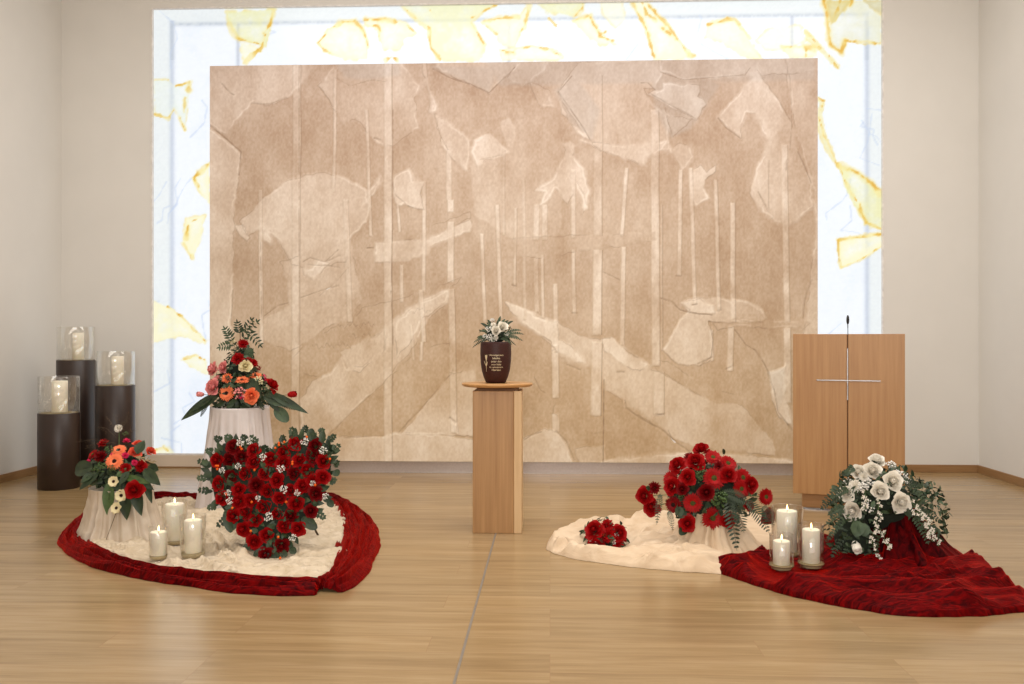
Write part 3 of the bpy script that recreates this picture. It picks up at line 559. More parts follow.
for (q0, q1, yt, yg, Yc, lab, cl, cx0, cx1, cyt) in (
    (40, 78, 412.5, 376.5, 7.06, 'shortest dark brown cylinder candle column with clear glass top, in front of the other two', 'thick cream candle in the glass of the shortest brown column', 52.5, 67, 381),
    (58.5, 93.5, 360, 327, 7.60, 'tallest dark brown cylinder candle column with clear glass top, nearest the room corner', 'pale candle in the glass of the tallest brown column', 73, 83.5, 333),
    (97.5, 133.5, 385, 351.5, 7.44, 'middle-height dark brown cylinder candle column with clear glass top, beside the backlit wall', 'pale candle in the glass of the middle-height brown column', 112, 123.5, 356.5)):
    t, x, zt, r = stand_column(q0, q1, yt, yg, Yc, 0, lab, cl, 0)
    a = at_y(cx0, cyt, Yc); b_ = at_y(cx1, cyt, Yc)
    candle(((a.x + b_.x) / 2, Yc, zt + .002), (b_.x - a.x) / 2, a.z - zt, cl, 'candles on the brown columns', lit=False)
# glass candle vases: centre x, floor y (base), half width px, rim y, candle top y, candle half width px, candle bottom y
def vase(cx_, by, hw, rim, ctop, chw, cbot, lab, clab, footed, base_z, grp):
    p = floor_at(cx_, by); Yc = p.y + .06; s = FPX / Yc / 1.0
    r = hw / s; base = base_z; c0 = at_y(cx_, cbot, Yc).z; top = at_y(cx_, rim, Yc).z
    c0 = max(c0, base + .03)
    x = at_y(cx_, by, Yc).x
    t = empty('glass_candle_vase', (x, Yc, base), lab, 'candle glass', grp)
    zc = c0 - base; H = top - base; th = .0035
    if footed: out = [(.001, 0), (r * .88, 0), (r * .9, .004), (r * .80, .014), (r * .84, .024), (r * 1.02, zc * .75), (r * 1.02, zc + .004), (r * .97, zc + .02), (r * .97, H)]
    else: out = [(.001, 0), (r * .80, 0), (r * .90, .008), (r * .96, .03), (r * .96, H * .5), (r, H)]
    inn = [(rr - th if rr > th * 2 else .001, max(z, .008)) for rr, z in out[1:]][::-1]
    spin_shell('glass_body', out + [(out[-1][0] - th / 2, H + .0015)] + inn + [(.001, .008)], M['glass'], t, 56)
    if footed: sp = [(.001, .009), (r * .82, .009), (r * .76, .014), (r * .80, .024), (r * .97, zc * .75), (r * .97, zc + .001), (r * .5, zc - .002), (.001, zc - .002)]
    else: sp = [(.001, .009), (r * .80, .009), (r * .88, .02), (r * .90, zc), (r * .5, zc - .002), (.001, zc - .002)]
    spin_shell('sand_fill', sp, M['sand'], t, 44)
    ct = at_y(cx_, ctop, Yc).z
    candle((x, Yc, base + zc), chw / s, ct - c0, clab, grp.replace('glass', 'lit candles in the glass'))
vase(174.5, 549, 12.8, 501, 503.5, 9.3, 545.5, 'tallest clear glass candle vase on the white cloth, at the back of its three', 'tall wide cream candle burning in the rearmost glass on the white cloth', False, .010, 'glass vases left')
vase(193, 563, 13, 515, 519.5, 8.6, 552, 'clear glass candle vase nearest the rose heart on the white cloth', 'lit cream candle in the glass vase nearest the rose heart', False, .010, 'glass vases left')
vase(158.5, 565, 9.6, 526.5, 531.5, 8.2, 557, 'smallest clear glass candle vase on the white cloth, nearest the red border', 'shortest lit candle on the white cloth, in the smallest glass', False, .010, 'glass vases left')
vase(787, 562, 15.5, 506.5, 510.5, 9.8, 554, 'tallest clear glass candle vase by the red velvet, behind two smaller ones', 'tallest lit candle by the red velvet cloth, at the back', False, .014, 'glass vases right')
vase(811, 575, 12.6, 524, 529, 8.4, 564.5, 'footed glass candle vase on red velvet nearest the white rose arrangement', 'lit cream candle on the red velvet nearest the white roses', True, .020, 'glass vases right')
vase(781.5, 577, 12, 534, 540.5, 8.2, 567, 'low footed glass candle vase at the front of the red velvet cloth', 'shortest lit candle on the red velvet, in the front left glass', True, .020, 'glass vases right')
# pedestal
pb = floor_at(497, 533.4); PYF = pb.y; pw0 = at_y(472.6, 450, PYF).x; pw1 = at_y(521.6, 450, PYF).x; pz = at_y(497, 391, PYF).z
ped = empty('wooden_pedestal', ((pw0 + pw1) / 2, PYF + (pw1 - pw0) / 2, 0), 'square oak pedestal with a round top board carrying the brown urn', 'pedestal')
W2 = (pw1 - pw0) / 2
bevel(MB().box(-W2, W2 - .048, -W2, W2, 0, pz).build('column', M['column_wood'], ped), .004)
bevel(MB().box(W2 - .0475, W2, -W2 + .003, W2, 0, pz).build('edge_board', M['column_edge'], ped), .003)
discz0 = at_y(497, 388.2, PYF - 0.07).z; dr = 0
dc = PYF + W2; a = at_y(462, 385, dc); b_ = at_y(532.8, 385, dc); dr = (b_.x - a.x) / 2
bevel(MB().box(-W2 + .025, W2 - .025, -W2 + .025, W2 - .025, pz - .001, discz0).build('neck', M['groove'], ped), .002)
spin_shell('top_board', [(.001, discz0), (dr - .014, discz0), (dr - .005, discz0 + .006), (dr, discz0 + .014), (dr, discz0 + .019), (dr - .002, discz0 + .021), (.001, discz0 + .021)], M['disc_wood'], ped, 72).location = ((a.x + b_.x) / 2 - ped.location.x, 0, 0)
# urn
UY = dc; uz = discz0 + .022; us = UY / FPX
ucx = at_y(495.8, 380, UY).x
urn = empty('cremation_urn', (ucx, UY, uz), 'dark brown urn with gold tulip and lettering on the pedestal', 'urn')
uh = at_y(495, 342, UY).z - uz
R0 = 15.6 * us
up = [(.001, 0), (R0 * .60, 0), (R0 * .64, .004), (R0 * .78, uh * .14), (R0 * .90, uh * .30), (R0 * .975, uh * .5), (R0, uh * .72), (R0 * .985, uh * .95), (R0 * .97, uh), (R0 * .90, uh + .002), (R0 * .88, uh - .01), (.001, uh - .012)]
spin_shell('urn_body', up, M['urn'], urn, 64)
def urn_r(z):
    t = z / uh; pts = [(0, .60), (.14, .78), (.30, .90), (.5, .975), (.72, 1), (.95, .985), (1.1, .97)]
    for (a0, b0), (a1, b1) in zip(pts, pts[1:]):
        if a0 <= t <= a1: return R0 * (b0 + (b1 - b0) * (t - a0) / (a1 - a0))
    return R0
def on_urn(u, z, off=.0012):   # u metres to the right of the front line
    r = urn_r(z) + off; a = -PI / 2 + u / R0; return (r * math.cos(a), r * math.sin(a), z)
def text_mesh(name, body, size, mat, parent, mapf, width=None):
    cu = bpy.data.curves.new(name, 'FONT'); cu.body = body; cu.size = size; cu.align_x = 'CENTER'; cu.resolution_u = 3; cu.offset = size * .012
    o = bpy.data.objects.new(name, cu); link(o); bpy.context.view_layer.update()
    me = bpy.data.meshes.new_from_object(o); bpy.data.objects.remove(o); me.name = name
    xs = [v.co.x for v in me.vertices]; k = (width / (max(xs) - min(xs))) if width else 1
    for v in me.vertices: v.co = Vector(mapf(v.co.x * k, v.co.y))
    me.materials.clear(); me.materials.append(mat); o = bpy.data.objects.new(name, me); link(o); o.parent = parent; return o
for (s_, yy, ww) in (('Unvergessen', 354.9, 14.5), ('bleibt', 358.1, 7.5), ('jeder den', 361.3, 10.5), ('man liebt', 364.3, 10), ('in unserem', 367.0, 14.5), ('Herzen', 369.8, 9.5)):
    zz = at_y(495, yy + 1, UY - R0).z - uz
    text_mesh('lettering', s_, .0150, M['gold'], urn, lambda x, y, zz=zz: on_urn(x + 1.4 * us, zz + y), ww * us)
ft = MB()
def upoly(pts): # pixel pts in zoom coordinates of the urn close-up -> urn surface
    q = [on_urn((470 + x / 8.55 - 495.8) * us, at_y(495, 310 + y / 8.55, UY - R0).z - uz, .0014) for x, y in pts]; ft.add(q, [tuple(range(len(q)))])
upoly([(129, 385), (140, 388), (153, 383), (152, 402), (145, 432), (138, 432), (131, 405)]); upoly([(138, 430), (144, 430), (140, 480), (134, 530), (131, 530), (135, 475)])
upoly([(136, 480), (128, 472), (112, 434), (120, 440), (132, 462)]); upoly([(137, 482), (140, 465), (152, 440), (155, 446), (148, 470)])
ft.build('tulip_emblem', M['gold'], urn, False)
# lectern
lb = floor_at(820, 511.5); LYB = lb.y; LYF = LYB - .05
LROT = -math.radians(19); LX = Vector((math.cos(LROT), math.sin(LROT), 0)); LN = Vector((math.sin(LROT), -math.cos(LROT), 0)); L0 = at_y(849, 400, LYF); L0.z = 0
def on_lec(x, y):   # where a line of sight meets the lectern's front plane, in the lectern's own frame (x across, z up)
    d = ray(x, y); t = (L0 - CP).dot(LN) / d.dot(LN); p = CP + d * t; return (p - L0).dot(LX), p.z
la, _ = on_lec(793, 400); lc, _ = on_lec(905, 400); hw = (lc - la) / 2; L0 = L0 + LX * ((la + lc) / 2)
lz1 = (on_lec(793, 334)[1] + on_lec(905, 334)[1]) / 2; lz0 = on_lec(800, 493.5)[1]
lec = empty('lectern', L0, 'wide beech lectern with a thin silver cross and a microphone', 'lectern', rz=LROT)
gx = on_lec(847.6, 400)[0]
bevel(MB().box(-hw, gx - .004, 0, .03, lz0, lz1).box(gx + .004, hw, 0, .03, lz0, lz1).build('front_panel', M['lectern'], lec), .002)
MB().box(gx - .0045, gx + .0045, .008, .028, lz0 + .002, lz1 - .002).build('groove', M['groove'], lec, False)
for s_ in (-1, 1):
    bevel(MB().box(s_ * (hw - .0225) - .0125, s_ * (hw - .0225) + .0125, .0305, .40, lz0, lz1 - .03).build('side_panel', M['lectern'], lec), .002)
bevel(MB().box(-hw + .036, hw - .036, .031, .39, lz1 - .14, lz1 - .115).build('reading_desk', M['lectern'], lec), .002)
bevel(MB().box(-hw + .036, hw - .036, .031, .39, lz1 - .62, lz1 - .60).build('shelf', M['lectern'], lec), .002)
bx = on_lec(801.5, 505)[0]
bevel(MB().box(bx, -bx, .05, .36, .012, lz0 - .0005).build('base', M['lectern_base'], lec), .002)
MB().box(bx - .002, -bx + .002, .045, .362, 0, .0115).build('base_strip', M['steel'], lec, False)
cy0 = on_lec(847.6, 348.5)[1]; czh = on_lec(847.6, 380.5)[1]; ch0 = on_lec(816.5, 380)[0]; ch1 = on_lec(880.5, 380)[0]
cr = MB().box(gx - .0026, gx + .0026, -.004, .012, on_lec(847, 400)[1], cy0).box(ch0, gx - .0033, -.004, .004, czh - .0032, czh + .0032).box(gx + .0033, ch1, -.004, .004, czh - .0032, czh + .0032)
cr.build('cross', M['steel'], lec, False)['label'] = 'thin silver cross inlaid over the front panel'
mic = MB(); mt = on_lec(848, 314.5)[1]
mic.tube([(gx, .12, lz1 - .115), (gx, .12, lz1 - .02), (gx, .10, lz1 + .05), (gx, .08, mt - .07)], .003); mic.ball((gx, .08, mt - .035), .010, sq=(1, 1, 3.4), nu=12, nv=8)
mic.lathe([(.001, 0), (.03, 0), (.03, .012), (.001, .014)], 20, (gx, .12, lz1 - .1145)); mic.build('microphone', M['black'], lec)
# ---------------------------------------------------------------- cloths
def radial_cloth(name, outline, mats, zf, label, cat, rings=130, nang=520, group=None, centre=None):
    P = [Vector((p.x, p.y)) for p in outline]; c = centre or sum(P, Vector((0, 0))) / len(P)
    if not isinstance(c, Vector): c = Vector(c)
    # closed Catmull-Rom through the outline, sampled evenly in angle
    dense = []; n_ = len(P)
    for i in range(n_):
        p0, p1, p2, p3 = P[i - 1], P[i], P[(i + 1) % n_], P[(i + 2) % n_]
        for k in range(60):
            t = k / 60; dense.append(.5 * ((2 * p1) + (p2 - p0) * t + (2 * p0 - 5 * p1 + 4 * p2 - p3) * t * t + (3 * p1 - p0 - 3 * p2 + p3) * t ** 3))
    mb = MB(); step = len(dense) / nang; bd = [dense[int(i * step)] for i in range(nang)]
    vs = [(c.x, c.y, zf(c.x, c.y, 0))]; fs = []
    for j in range(1, rings + 1):
        f = j / rings
        for i in range(nang):
            p = c + (bd[i] - c) * f
            p += (bd[i] - c).normalized() * (.012 * fn(bd[i].x * 14, bd[i].y * 14, 3) * f)
            z = zf(p.x, p.y, f)
            if j == rings: z = .0015
            vs.append((p.x, p.y, z))
    for i in range(nang):
        i2 = (i + 1) % nang; fs.append((0, 1 + i, 1 + i2))
        for j in range(rings - 1): fs.append((1 + j * nang + i, 1 + (j + 1) * nang + i, 1 + (j + 1) * nang + i2, 1 + j * nang + i2))
    o = mb.add(vs, fs).build(name, mats); tag(o, label, cat, group); return o
def ridged(x, y, s): return 1 - abs(fn(x, y, s)) * 2
FLAT = [(v_.location.x, v_.location.y) for v_ in sc.objects if v_.name.startswith('glass_candle_vase')] + [(floor_at(x, y).x, floor_at(x, y).y) for x, y in ((270, 563), (596, 551), (616, 551), (778, 583), (806, 582))]
def fold_at(x, y, f, seed, ang0, var):
    a = ang0 + var * fn(x * .9, y * .9, seed); u = x * math.cos(a) + y * math.sin(a); v = -x * math.sin(a) + y * math.cos(a)
    w_ = fn(u * f, v * f * .2, seed + 1.5) + .35 * fn(x * 2.5, y * 2.5, seed + 4)
    return (1 - min(1, abs(w_) * 2.1)) ** 1.0
def crumple(amp, f, seed, ang, var, floor_=.006, edge=.06, fade=None, flat=.17, k2=.34):
    O = {}
    def zf(x, y, fr):
        if 'c' not in O: O['c'] = (x, y)   # the first call is the cloth's centre
        wx = x - O['c'][0] + .04 * fn(x * 4, y * 4, seed); wy = y - O['c'][1] + .04 * fn(x * 4, y * 4, seed + 5)
        z = amp * (.62 * fold_at(wx, wy, f, seed, ang, var) + k2 * fold_at(wx, wy, f * 2.1, seed + 11, ang + .5, var * 1.2) + .2 * (fn(x * 3, y * 3, seed + 31) + .5))
        for (fx, fy) in FLAT: z *= min(1, .06 + (math.hypot(x - fx, y - fy) / flat) ** 3)
        if fade: z *= fade(x, y)
        return floor_ + max(0, z) * min(1, (1 - fr) / edge + .12)
    return zf
FA = lambda pts: [floor_at(*p) for p in pts]
radial_cloth('white_floor_cloth', FA([(90, 553), (84, 540), (88, 526), (104, 514), (140, 505), (175, 502), (205, 504), (235, 503), (275, 501), (315, 501), (337, 506), (347, 516), (350, 530), (349, 545), (350, 560), (340, 572), (326, 587), (310, 589), (270, 587), (220, 583), (165, 575), (120, 566)]),
    M['cloth'], crumple(.055, 10, 1, .4, 1.6), 'crumpled cream white cloth spread on the floor inside the red velvet heart border', 'cloth', centre=(floor_at(215, 540).x, floor_at(215, 540).y))
radial_cloth('cream_floor_cloth', FA([(546, 548), (553, 539), (572, 531), (596, 527), (616, 527), (640, 521), (665, 522), (700, 512), (745, 512), (775, 522), (800, 540), (800, 560), (770, 575), (735, 575), (700, 573), (660, 570), (620, 566), (580, 560), (556, 554)]),
    M['cloth2'], crumple(.075, 7, 9, 1.45, .6, fade=lambda x, y: max(.0, min(1, (1.02 - x) / .2))), 'peach cream cloth trailing on the floor under the small red bouquet', 'cloth', centre=(floor_at(680, 545).x, floor_at(680, 545).y))
VEL = crumple(.066, 6, 21, 1.4, .5, .016, .10, flat=.17, k2=.62)
def vel_z(x, y, fr):
    return VEL(x, y, fr)
radial_cloth('red_velvet_cloth', FA([(711, 570), (722, 565), (745, 562), (775, 556), (812, 548), (850, 540), (900, 538), (940, 545), (960, 560), (985, 570), (1004, 583), (1026, 597), (1036, 607), (1010, 614), (960, 617), (900, 616), (850, 609), (800, 599), (765, 589), (735, 579)]),
    M['velvet'], vel_z, 'crushed red velvet cloth spread on the floor below the white rose arrangement', 'velvet cloth', rings=120, nang=440, centre=(floor_at(880, 578).x, floor_at(880, 578).y))
def runner(name, centre_px, w_px, label, hgt=.055, seed=0):
    """gathered velvet band: (x, y, width in metres) along its centre line on the floor"""
    P = [floor_at(x, y) for x, y in centre_px]; dense = []; n_ = len(P); W = []
    for i in range(n_ - 1):
        p0, p1, p2, p3 = P[max(0, i - 1)], P[i], P[i + 1], P[min(n_ - 1, i + 2)]
        for k in range(26):
            t = k / 26; dense.append(.5 * ((2 * p1) + (p2 - p0) * t + (2 * p0 - 5 * p1 + 4 * p2 - p3) * t * t + (3 * p1 - p0 - 3 * p2 + p3) * t ** 3)); W.append(w_px[i] * (1 - t) + w_px[i + 1] * t)
    dense.append(P[-1]); W.append(w_px[-1]); vs = []; fs = []; m_ = 56; s_ = 0
    for k, p in enumerate(dense):
        d = (dense[min(k + 1, len(dense) - 1)] - dense[max(k - 1, 0)]); d.z = 0; d.normalize(); sd = Vector((d.y, -d.x, 0))
        if k: s_ += (dense[k] - dense[k - 1]).length
        taper = min(1, k / 5 + .35, (len(dense) - 1 - k) / 5 + .35)
        for j in range(m_ + 1):
            u = j / m_ * 2 - 1; w_ = W[k] / 2 * (1 + .13 * fn(s_ * 5, u, seed)) * (taper * .4 + .6)
            fold = ridged(s_ * 1.1, u * 3.6 + .7 * fn(s_ * 1.6, u * 1.5, seed + 1), seed + 2); f2 = ridged(s_ * 2.2, u * 8, seed + 4); f3 = fn(s_ * 16, u * 9, seed + 7)
            z = math.sqrt(max(0, 1 - abs(u) ** 2.6)) * hgt * taper * (.40 + .62 * max(0, fold) ** 1.5 + .30 * f2 + .05 * f3)
            q = p + sd * (u * w_ + .006 * fn(s_ * 12, u * 5, seed + 8)); vs.append((q.x, q.y, max(.0015, z + .002)))
    for k in range(len(dense) - 1):
        for j in range(m_): a = k * (m_ + 1) + j; fs.append((a, a + 1, a + m_ + 2, a + m_ + 1))
    o = MB().add(vs, fs).build(name, M['velvet']); tag(o, label, 'velvet cloth', 'red velvet bands framing the white cloth'); return o
runner('red_velvet_band', [(319, 592), (285, 592), (240, 589), (190, 582), (140, 574), (104, 564), (82, 552), (76, 541), (82, 529), (100, 516), (135, 504), (172, 500), (204, 504)],
       [.13, .15, .15, .15, .15, .15, .16, .19, .19, .17, .14, .12, .10], 'red velvet band curving around the left side of the white cloth', seed=3)
runner('red_velvet_band', [(326, 592), (338, 584), (350, 568), (356, 550), (357, 534), (352, 520), (340, 508), (315, 500), (275, 497), (235, 498), (208, 504)],
       [.15, .19, .22, .26, .26, .22, .15, .12, .10, .10, .08], 'red velvet band curving around the right side of the white cloth', seed=30, hgt=.06)
def drape(name, c, rt, h, rb, mat, label, cat, nf=11, amp=.12, flare=2.6, sx=1, seed=0, z0=.004, lean=0):
    vs = []; fs = []; n_ = 220; mz_ = 46; prof = []
    for j in range(9): prof.append((rt * j / 9, h + .003 * math.cos(j), 0))
    for j in range(mz_ + 1):
        t = j / mz_; prof.append((rt + (rb - rt) * (t ** flare), h * (1 - t) + z0, t))
    for r, z, t in prof:
        for i in range(n_):
            a = 2 * PI * i / n_; ph = 1.1 * fn(math.cos(a) * 1.2, math.sin(a) * 1.2, seed) + .5 * fn(math.cos(a), math.sin(a), seed + 3 + t)
            fo = math.sin(nf * a + ph * 4.5) * .6 + .4 * math.sin((2 * nf - 3) * a + ph * 5 + seed) + .35 * fn(math.cos(a) * 9, math.sin(a) * 9, seed + t)
            k = min(1, t * 2.2); sharp = fo if fo < 0 else fo ** 1.4
            rr = r * (1 + amp * k * sharp) + (.008 * fn(math.cos(a) * 7, math.sin(a) * 7, t * 6 + seed)) * min(1, t * 3)
            zz = z + (.012 * fn(math.cos(a) * 4 * t, math.sin(a) * 4 * t, seed + 9) if t > .8 else 0) * (1 - t) * 5
            if t == 0 and r >= rt: zz = z - .002
            vs.append((rr * math.cos(a) * sx + lean * t * t, rr * math.sin(a), max(.003, zz)))
    L = len(prof)
    for j in range(L - 1):
        for i in range(n_): i2 = (i + 1) % n_; fs.append((j * n_ + i, (j + 1) * n_ + i, (j + 1) * n_ + i2, j * n_ + i2))
    o = MB().add(vs, fs).build(name, mat, loc=c); tag(o, label, cat); return o
# ---------------------------------------------------------------- flowers
def rose_mesh(kind, rnd, opened=1.0, n=17):
    mb = MB(); mb.lathe([(.001, .25), (.10, .30), (.16, .42), (.14, .58), (.05, .66), (.001, .67)], 9)
    for i in range(n):
        t = i / (n - 1); a = i * 2.399 + rnd.random() * .3; r0 = .06 + .10 * t; tilt = (.18 + t * 1.02 * opened)
        out = Vector((math.cos(a), math.sin(a), 0)); d = out * math.sin(tilt) + Vector((0, 0, math.cos(tilt)))
        L = .50 + .16 * t; W = .40 + .36 * t
        mb.leaf(out * r0 + Vector((0, 0, .20 - .16 * t)), d, Vector((0, 0, 1)) if tilt > .3 else -out, L, W, bend=(-.5 + .95 * t), fold=0, cup=(.42 if tilt > .3 else .42), shape='petal', n=4)
    return mb
def gerbera_mesh(rnd, n=26):
    mb = MB()
    for ring, (cnt, L, tl, z) in enumerate(((n, .5, 1.42, 0), (n - 4, .44, 1.28, .02), (n - 8, .30, 1.05, .04))):
        for i in range(cnt):
            a = 2 * PI * (i + .5 * ring + rnd.random() * .3) / cnt; out = Vector((math.cos(a), math.sin(a), 0)); q = tl + rnd.uniform(-.1, .1)
            mb.leaf(out * .06 + Vector((0, 0, z)), out * math.sin(q) + Vector((0, 0, math.cos(q))), Vector((0, 0, 1)), L * rnd.uniform(.9, 1.02), .125, bend=.2, fold=.2, shape='petal', n=3)
    return mb
def disc_mesh():
    mb = MB()
    for i in range(40):
        a = i * 2.399; r = .125 * math.sqrt(i / 40); mb.ball((r * math.cos(a), r * math.sin(a), .07 + .03 * (1 - r / .125)), .022, nu=5, nv=3)
    return mb.lathe([(.001, .02), (.13, .03), (.12, .075), (.001, .09)], 14)
def carnation_mesh(rnd):
    mb = MB()
    for i in range(46):
        t = i / 45; a = i * 2.399; tilt = .1 + 1.35 * math.sqrt(t); out = Vector((math.cos(a), math.sin(a), 0))
        mb.leaf(out * .03, out * math.sin(tilt) + Vector((0, 0, math.cos(tilt))), Vector((rnd.uniform(-.5, .5), rnd.uniform(-.5, .5), 1)), .46 + rnd.uniform(-.05, .04), .2, bend=rnd.uniform(-.2, .3), fold=rnd.uniform(-.4, .4), shape='petal', n=2)
    return mb
def bud_mesh(rnd):
    mb = MB().lathe([(.001, 0), (.16, .06), (.24, .22), (.22, .42), (.12, .58), (.03, .64), (.001, .63)], 10)
    for i in range(8):
        a = i * 2.399; out = Vector((math.cos(a), math.sin(a), 0)); mb.leaf(out * .15, out * .28 + Vector((0, 0, 1)), -out, .6, .42, bend=-.25, fold=0, cup=.4, shape='petal', n=4)
    return mb
def anemone_mesh(rnd):
    mb = MB()
    for ring in range(2):
        for i in range(6):
            a = 2 * PI * (i + .5 * ring) / 6; out = Vector((math.cos(a), math.sin(a), 0)); q = 1.35 - ring * .25
            mb.leaf(out * .05, out * math.sin(q) + Vector((0, 0, math.cos(q))), Vector((0, 0, 1)), .46, .36, bend=.1, fold=0, cup=.2, shape='petal', n=4)
    return mb
def cluster_mesh(rnd, n=34):   # small blossoms: radius .5 dome
    mb = MB()
    for i in range(n):
        p = Vector((rnd.gauss(0, 1), rnd.gauss(0, 1), abs(rnd.gauss(0, 1)) + .2)).normalized() * rnd.uniform(.3, .5); mb.ball(p, rnd.uniform(.045, .085), nu=5, nv=3)
        if i % 3 == 0: mb.tube([(0, 0, -.1), p], .008, n=3)
    return mb
PROTO = {}
def proto(kind):
    if kind in PROTO: return PROTO[kind]
    rnd = random.Random(len(PROTO) + 11); out = []
    def mk(name, mb, mat): me_o = mb.build(name, mat); me = me_o.data; bpy.data.objects.remove(me_o); return me
    c, _, sh = kind.partition('/')
    mat = M[c]; nmv = 3 if sh in ('rose', 'carnation') else 1
    for v in range(nmv):
        if sh == 'rose': parts = [('rose', mk('rose', rose_mesh('r', rnd, ((.85, .95, 1.05) if c != 'white' else (.38, .48, .58))[v], 19), mat))]
        elif sh == 'gerbera': parts = [('gerbera', mk('gerbera', gerbera_mesh(rnd), mat)), ('flower_centre', mk('flower_centre', disc_mesh(), M['centre_green'] if c == 'red' else M['centre_dark']))]
        elif sh == 'carnation': parts = [('carnation', mk('carnation', carnation_mesh(rnd), mat))]
        elif sh == 'bud': parts = [('rosebud', mk('rosebud', bud_mesh(rnd), mat))]
        elif sh == 'anemone': parts = [('open_blossom', mk('open_blossom', anemone_mesh(rnd), mat)), ('flower_centre', mk('flower_centre', disc_mesh(), M['centre_dark']))]
        else: parts = [('blossom_cluster', mk('blossom_cluster', cluster_mesh(rnd), mat))]
        out.append(parts)
    PROTO[kind] = out; return out
def flower(kind, p, nrm, size, root, rnd, lab=None):
    """p: world position of the flower's base; nrm: the way it faces; size: diameter in metres"""
    pr = proto(kind); parts = pr[rnd.randrange(len(pr))]
    q = Vector(nrm).normalized().to_track_quat('Z', 'Y'); loc = Vector(p) - root.location; par = None
    for i, (nm_, me) in enumerate(parts):
        o = bpy.data.objects.new(nm_, me); link(o)
        if i == 0:
            o.parent = root; o.location = loc; o.rotation_mode = 'QUATERNION'
            from mathutils import Quaternion
            o.rotation_quaternion = q @ Quaternion((0, 0, 1), rnd.random() * 6.28); o.scale = (size,) * 3; par = o
            if lab: o['label'] = lab
        else: o.parent = par
    return par
def stem(root, p, c, r=.0022):
    A = Vector(p) - root.location; B_ = Vector(c) - root.location; m_ = A.lerp(B_, .5) + Vector((0, 0, .012)); MB().tube([A, m_, B_], r, r * 1.2, n=5).build('stem', M['leaf3'], root)
class Blob:
    """ellipsoid body of an arrangement; pixel marks are hit on its surface"""
    def __init__(s, c, rx, ry, rz): s.c = Vector(c); s.r = Vector((rx, ry, rz))
    def hit(s, px, py, k=1.0):
        d = ray(px, py); r = s.r * k; o = Vector([(CP[i] - s.c[i]) / r[i] for i in range(3)]); e = Vector([d[i] / r[i] for i in range(3)])
        A = e.dot(e); B = o.dot(e); C_ = o.dot(o) - 1; D = B * B - A * C_
        t = (-B - math.sqrt(D)) / A if D > 0 else -B / A
        p = CP + d * t; nn = Vector([(p[i] - s.c[i]) / (r[i] ** 2) for i in range(3)]).normalized(); return p, nn
    def surf(s, a, t): # direction angles
        u = Vector((math.cos(a) * math.cos(t), math.sin(a) * math.cos(t), math.sin(t))); p = s.c + Vector([u[i] * s.r[i] for i in range(3)])
        return p, Vector([u[i] / s.r[i] for i in range(3)]).normalized()
    def foam(s, root, k=.72):
        mb = MB().ball((0, 0, 0), 1, nu=24, nv=14); vs = []
        for v in mb.v:
            f = k * (1 + .10 * fn(v[0] * 3, v[1] * 3, v[2] * 3)); p = s.c + Vector((v[0] * s.r.x, v[1] * s.r.y, v[2] * s.r.z)) * f - root.location; vs.append(tuple(p))
        mb.v = vs; return mb.build('moss_foam', M['foam'], root)
def foliage(root, blob, n, size, mats, rnd, tmin=-.5, tmax=1.5, shape='leaf', wl=.42, spread=.5, name='foliage', k0=.72, k1=.98, droop=.3):
    mb = MB()
    for i in range(n):
        a = rnd.random() * 2 * PI; t = math.asin(max(-1, min(1, rnd.uniform(math.sin(tmin), math.sin(min(tmax, PI / 2)))))); p, nn = blob.surf(a, t)
        p = blob.c + (p - blob.c) * rnd.uniform(k0, k1)
        tang = Vector((rnd.gauss(0, 1), rnd.gauss(0, 1), rnd.gauss(0, 1))).cross(nn).normalized()
        d = (nn * (1 - spread) + tang * spread + Vector((0, 0, -droop * .3))).normalized(); L = size * rnd.uniform(.6, 1.25)
        mb.leaf(p - root.location, d, nn, L, L * wl, bend=rnd.uniform(0, .7), fold=.3, shape=shape, mi=rnd.randrange(len(mats)), n=4)
    return mb.build(name, mats, root)
def sprig(mb, p, d, L, leafL, rnd, up=Vector((0, 0, 1)), droop=.4, n=9, mi=0, wl=.5, shape='leaf', twr=.0014, curve=None):
    p = Vector(p); d = Vector(d).normalized(); pts = [p.copy()]; dd = d.copy()
    for k in range(n):
        dd = (dd + Vector((0, 0, -droop / n)) + (curve or Vector((0, 0, 0))) / n).normalized(); p = p + dd * (L / n); pts.append(p.copy())
        side = dd.cross(up if abs(dd.z) < .9 else Vector((0, 1, 0))).normalized(); s_ = leafL * (1 - .45 * k / n)
        for sg in (-1, 1): mb.leaf(p, dd * .55 + side * sg + up * .15 + Vector((rnd.uniform(-.2, .2),) * 3), up, s_, s_ * wl, bend=.3, mi=mi, n=3, shape=shape)
    mb.leaf(p, dd, up, leafL * .7, leafL * .7 * wl, mi=mi, n=3); mb.tube(pts, twr, twr * .5, n=4, mi=mi)
def sprigs(root, specs, mats, rnd, name='leafy_sprig', **k):
    for (p, d, L, lf) in specs:
        mb = MB(); sprig(mb, Vector(p) - root.location, d, L, lf, rnd, **k); mb.build(name, mats, root)
def frond(root, p0, p1, wmax, mat, rnd, sag=.0, n=22, name='fern_frond', up=Vector((0, -1, .3))):
    mb = MB(); p0 = Vector(p0) - root.location; p1 = Vector(p1) - root.location; pts = []
    for k in range(n + 1):
        t = k / n; pts.append(p0.lerp(p1, t) + Vector((0, 0, 4 * sag * t * (1 - t))))
    for k in range(1, n):
        t = k / n; d = (pts[k + 1] - pts[k]).normalized(); s_ = d.cross(up).normalized(); L = wmax * math.sin(PI * (t * .86 + .12)) ** .8
        for sg in (-1, 1): mb.leaf(pts[k], s_ * sg + d * .45, up, L, max(.004, (pts[1] - pts[0]).length * .85), bend=.2, n=3)
    mb.tube(pts, .002, .001, n=4); return mb.build(name, mat, root)
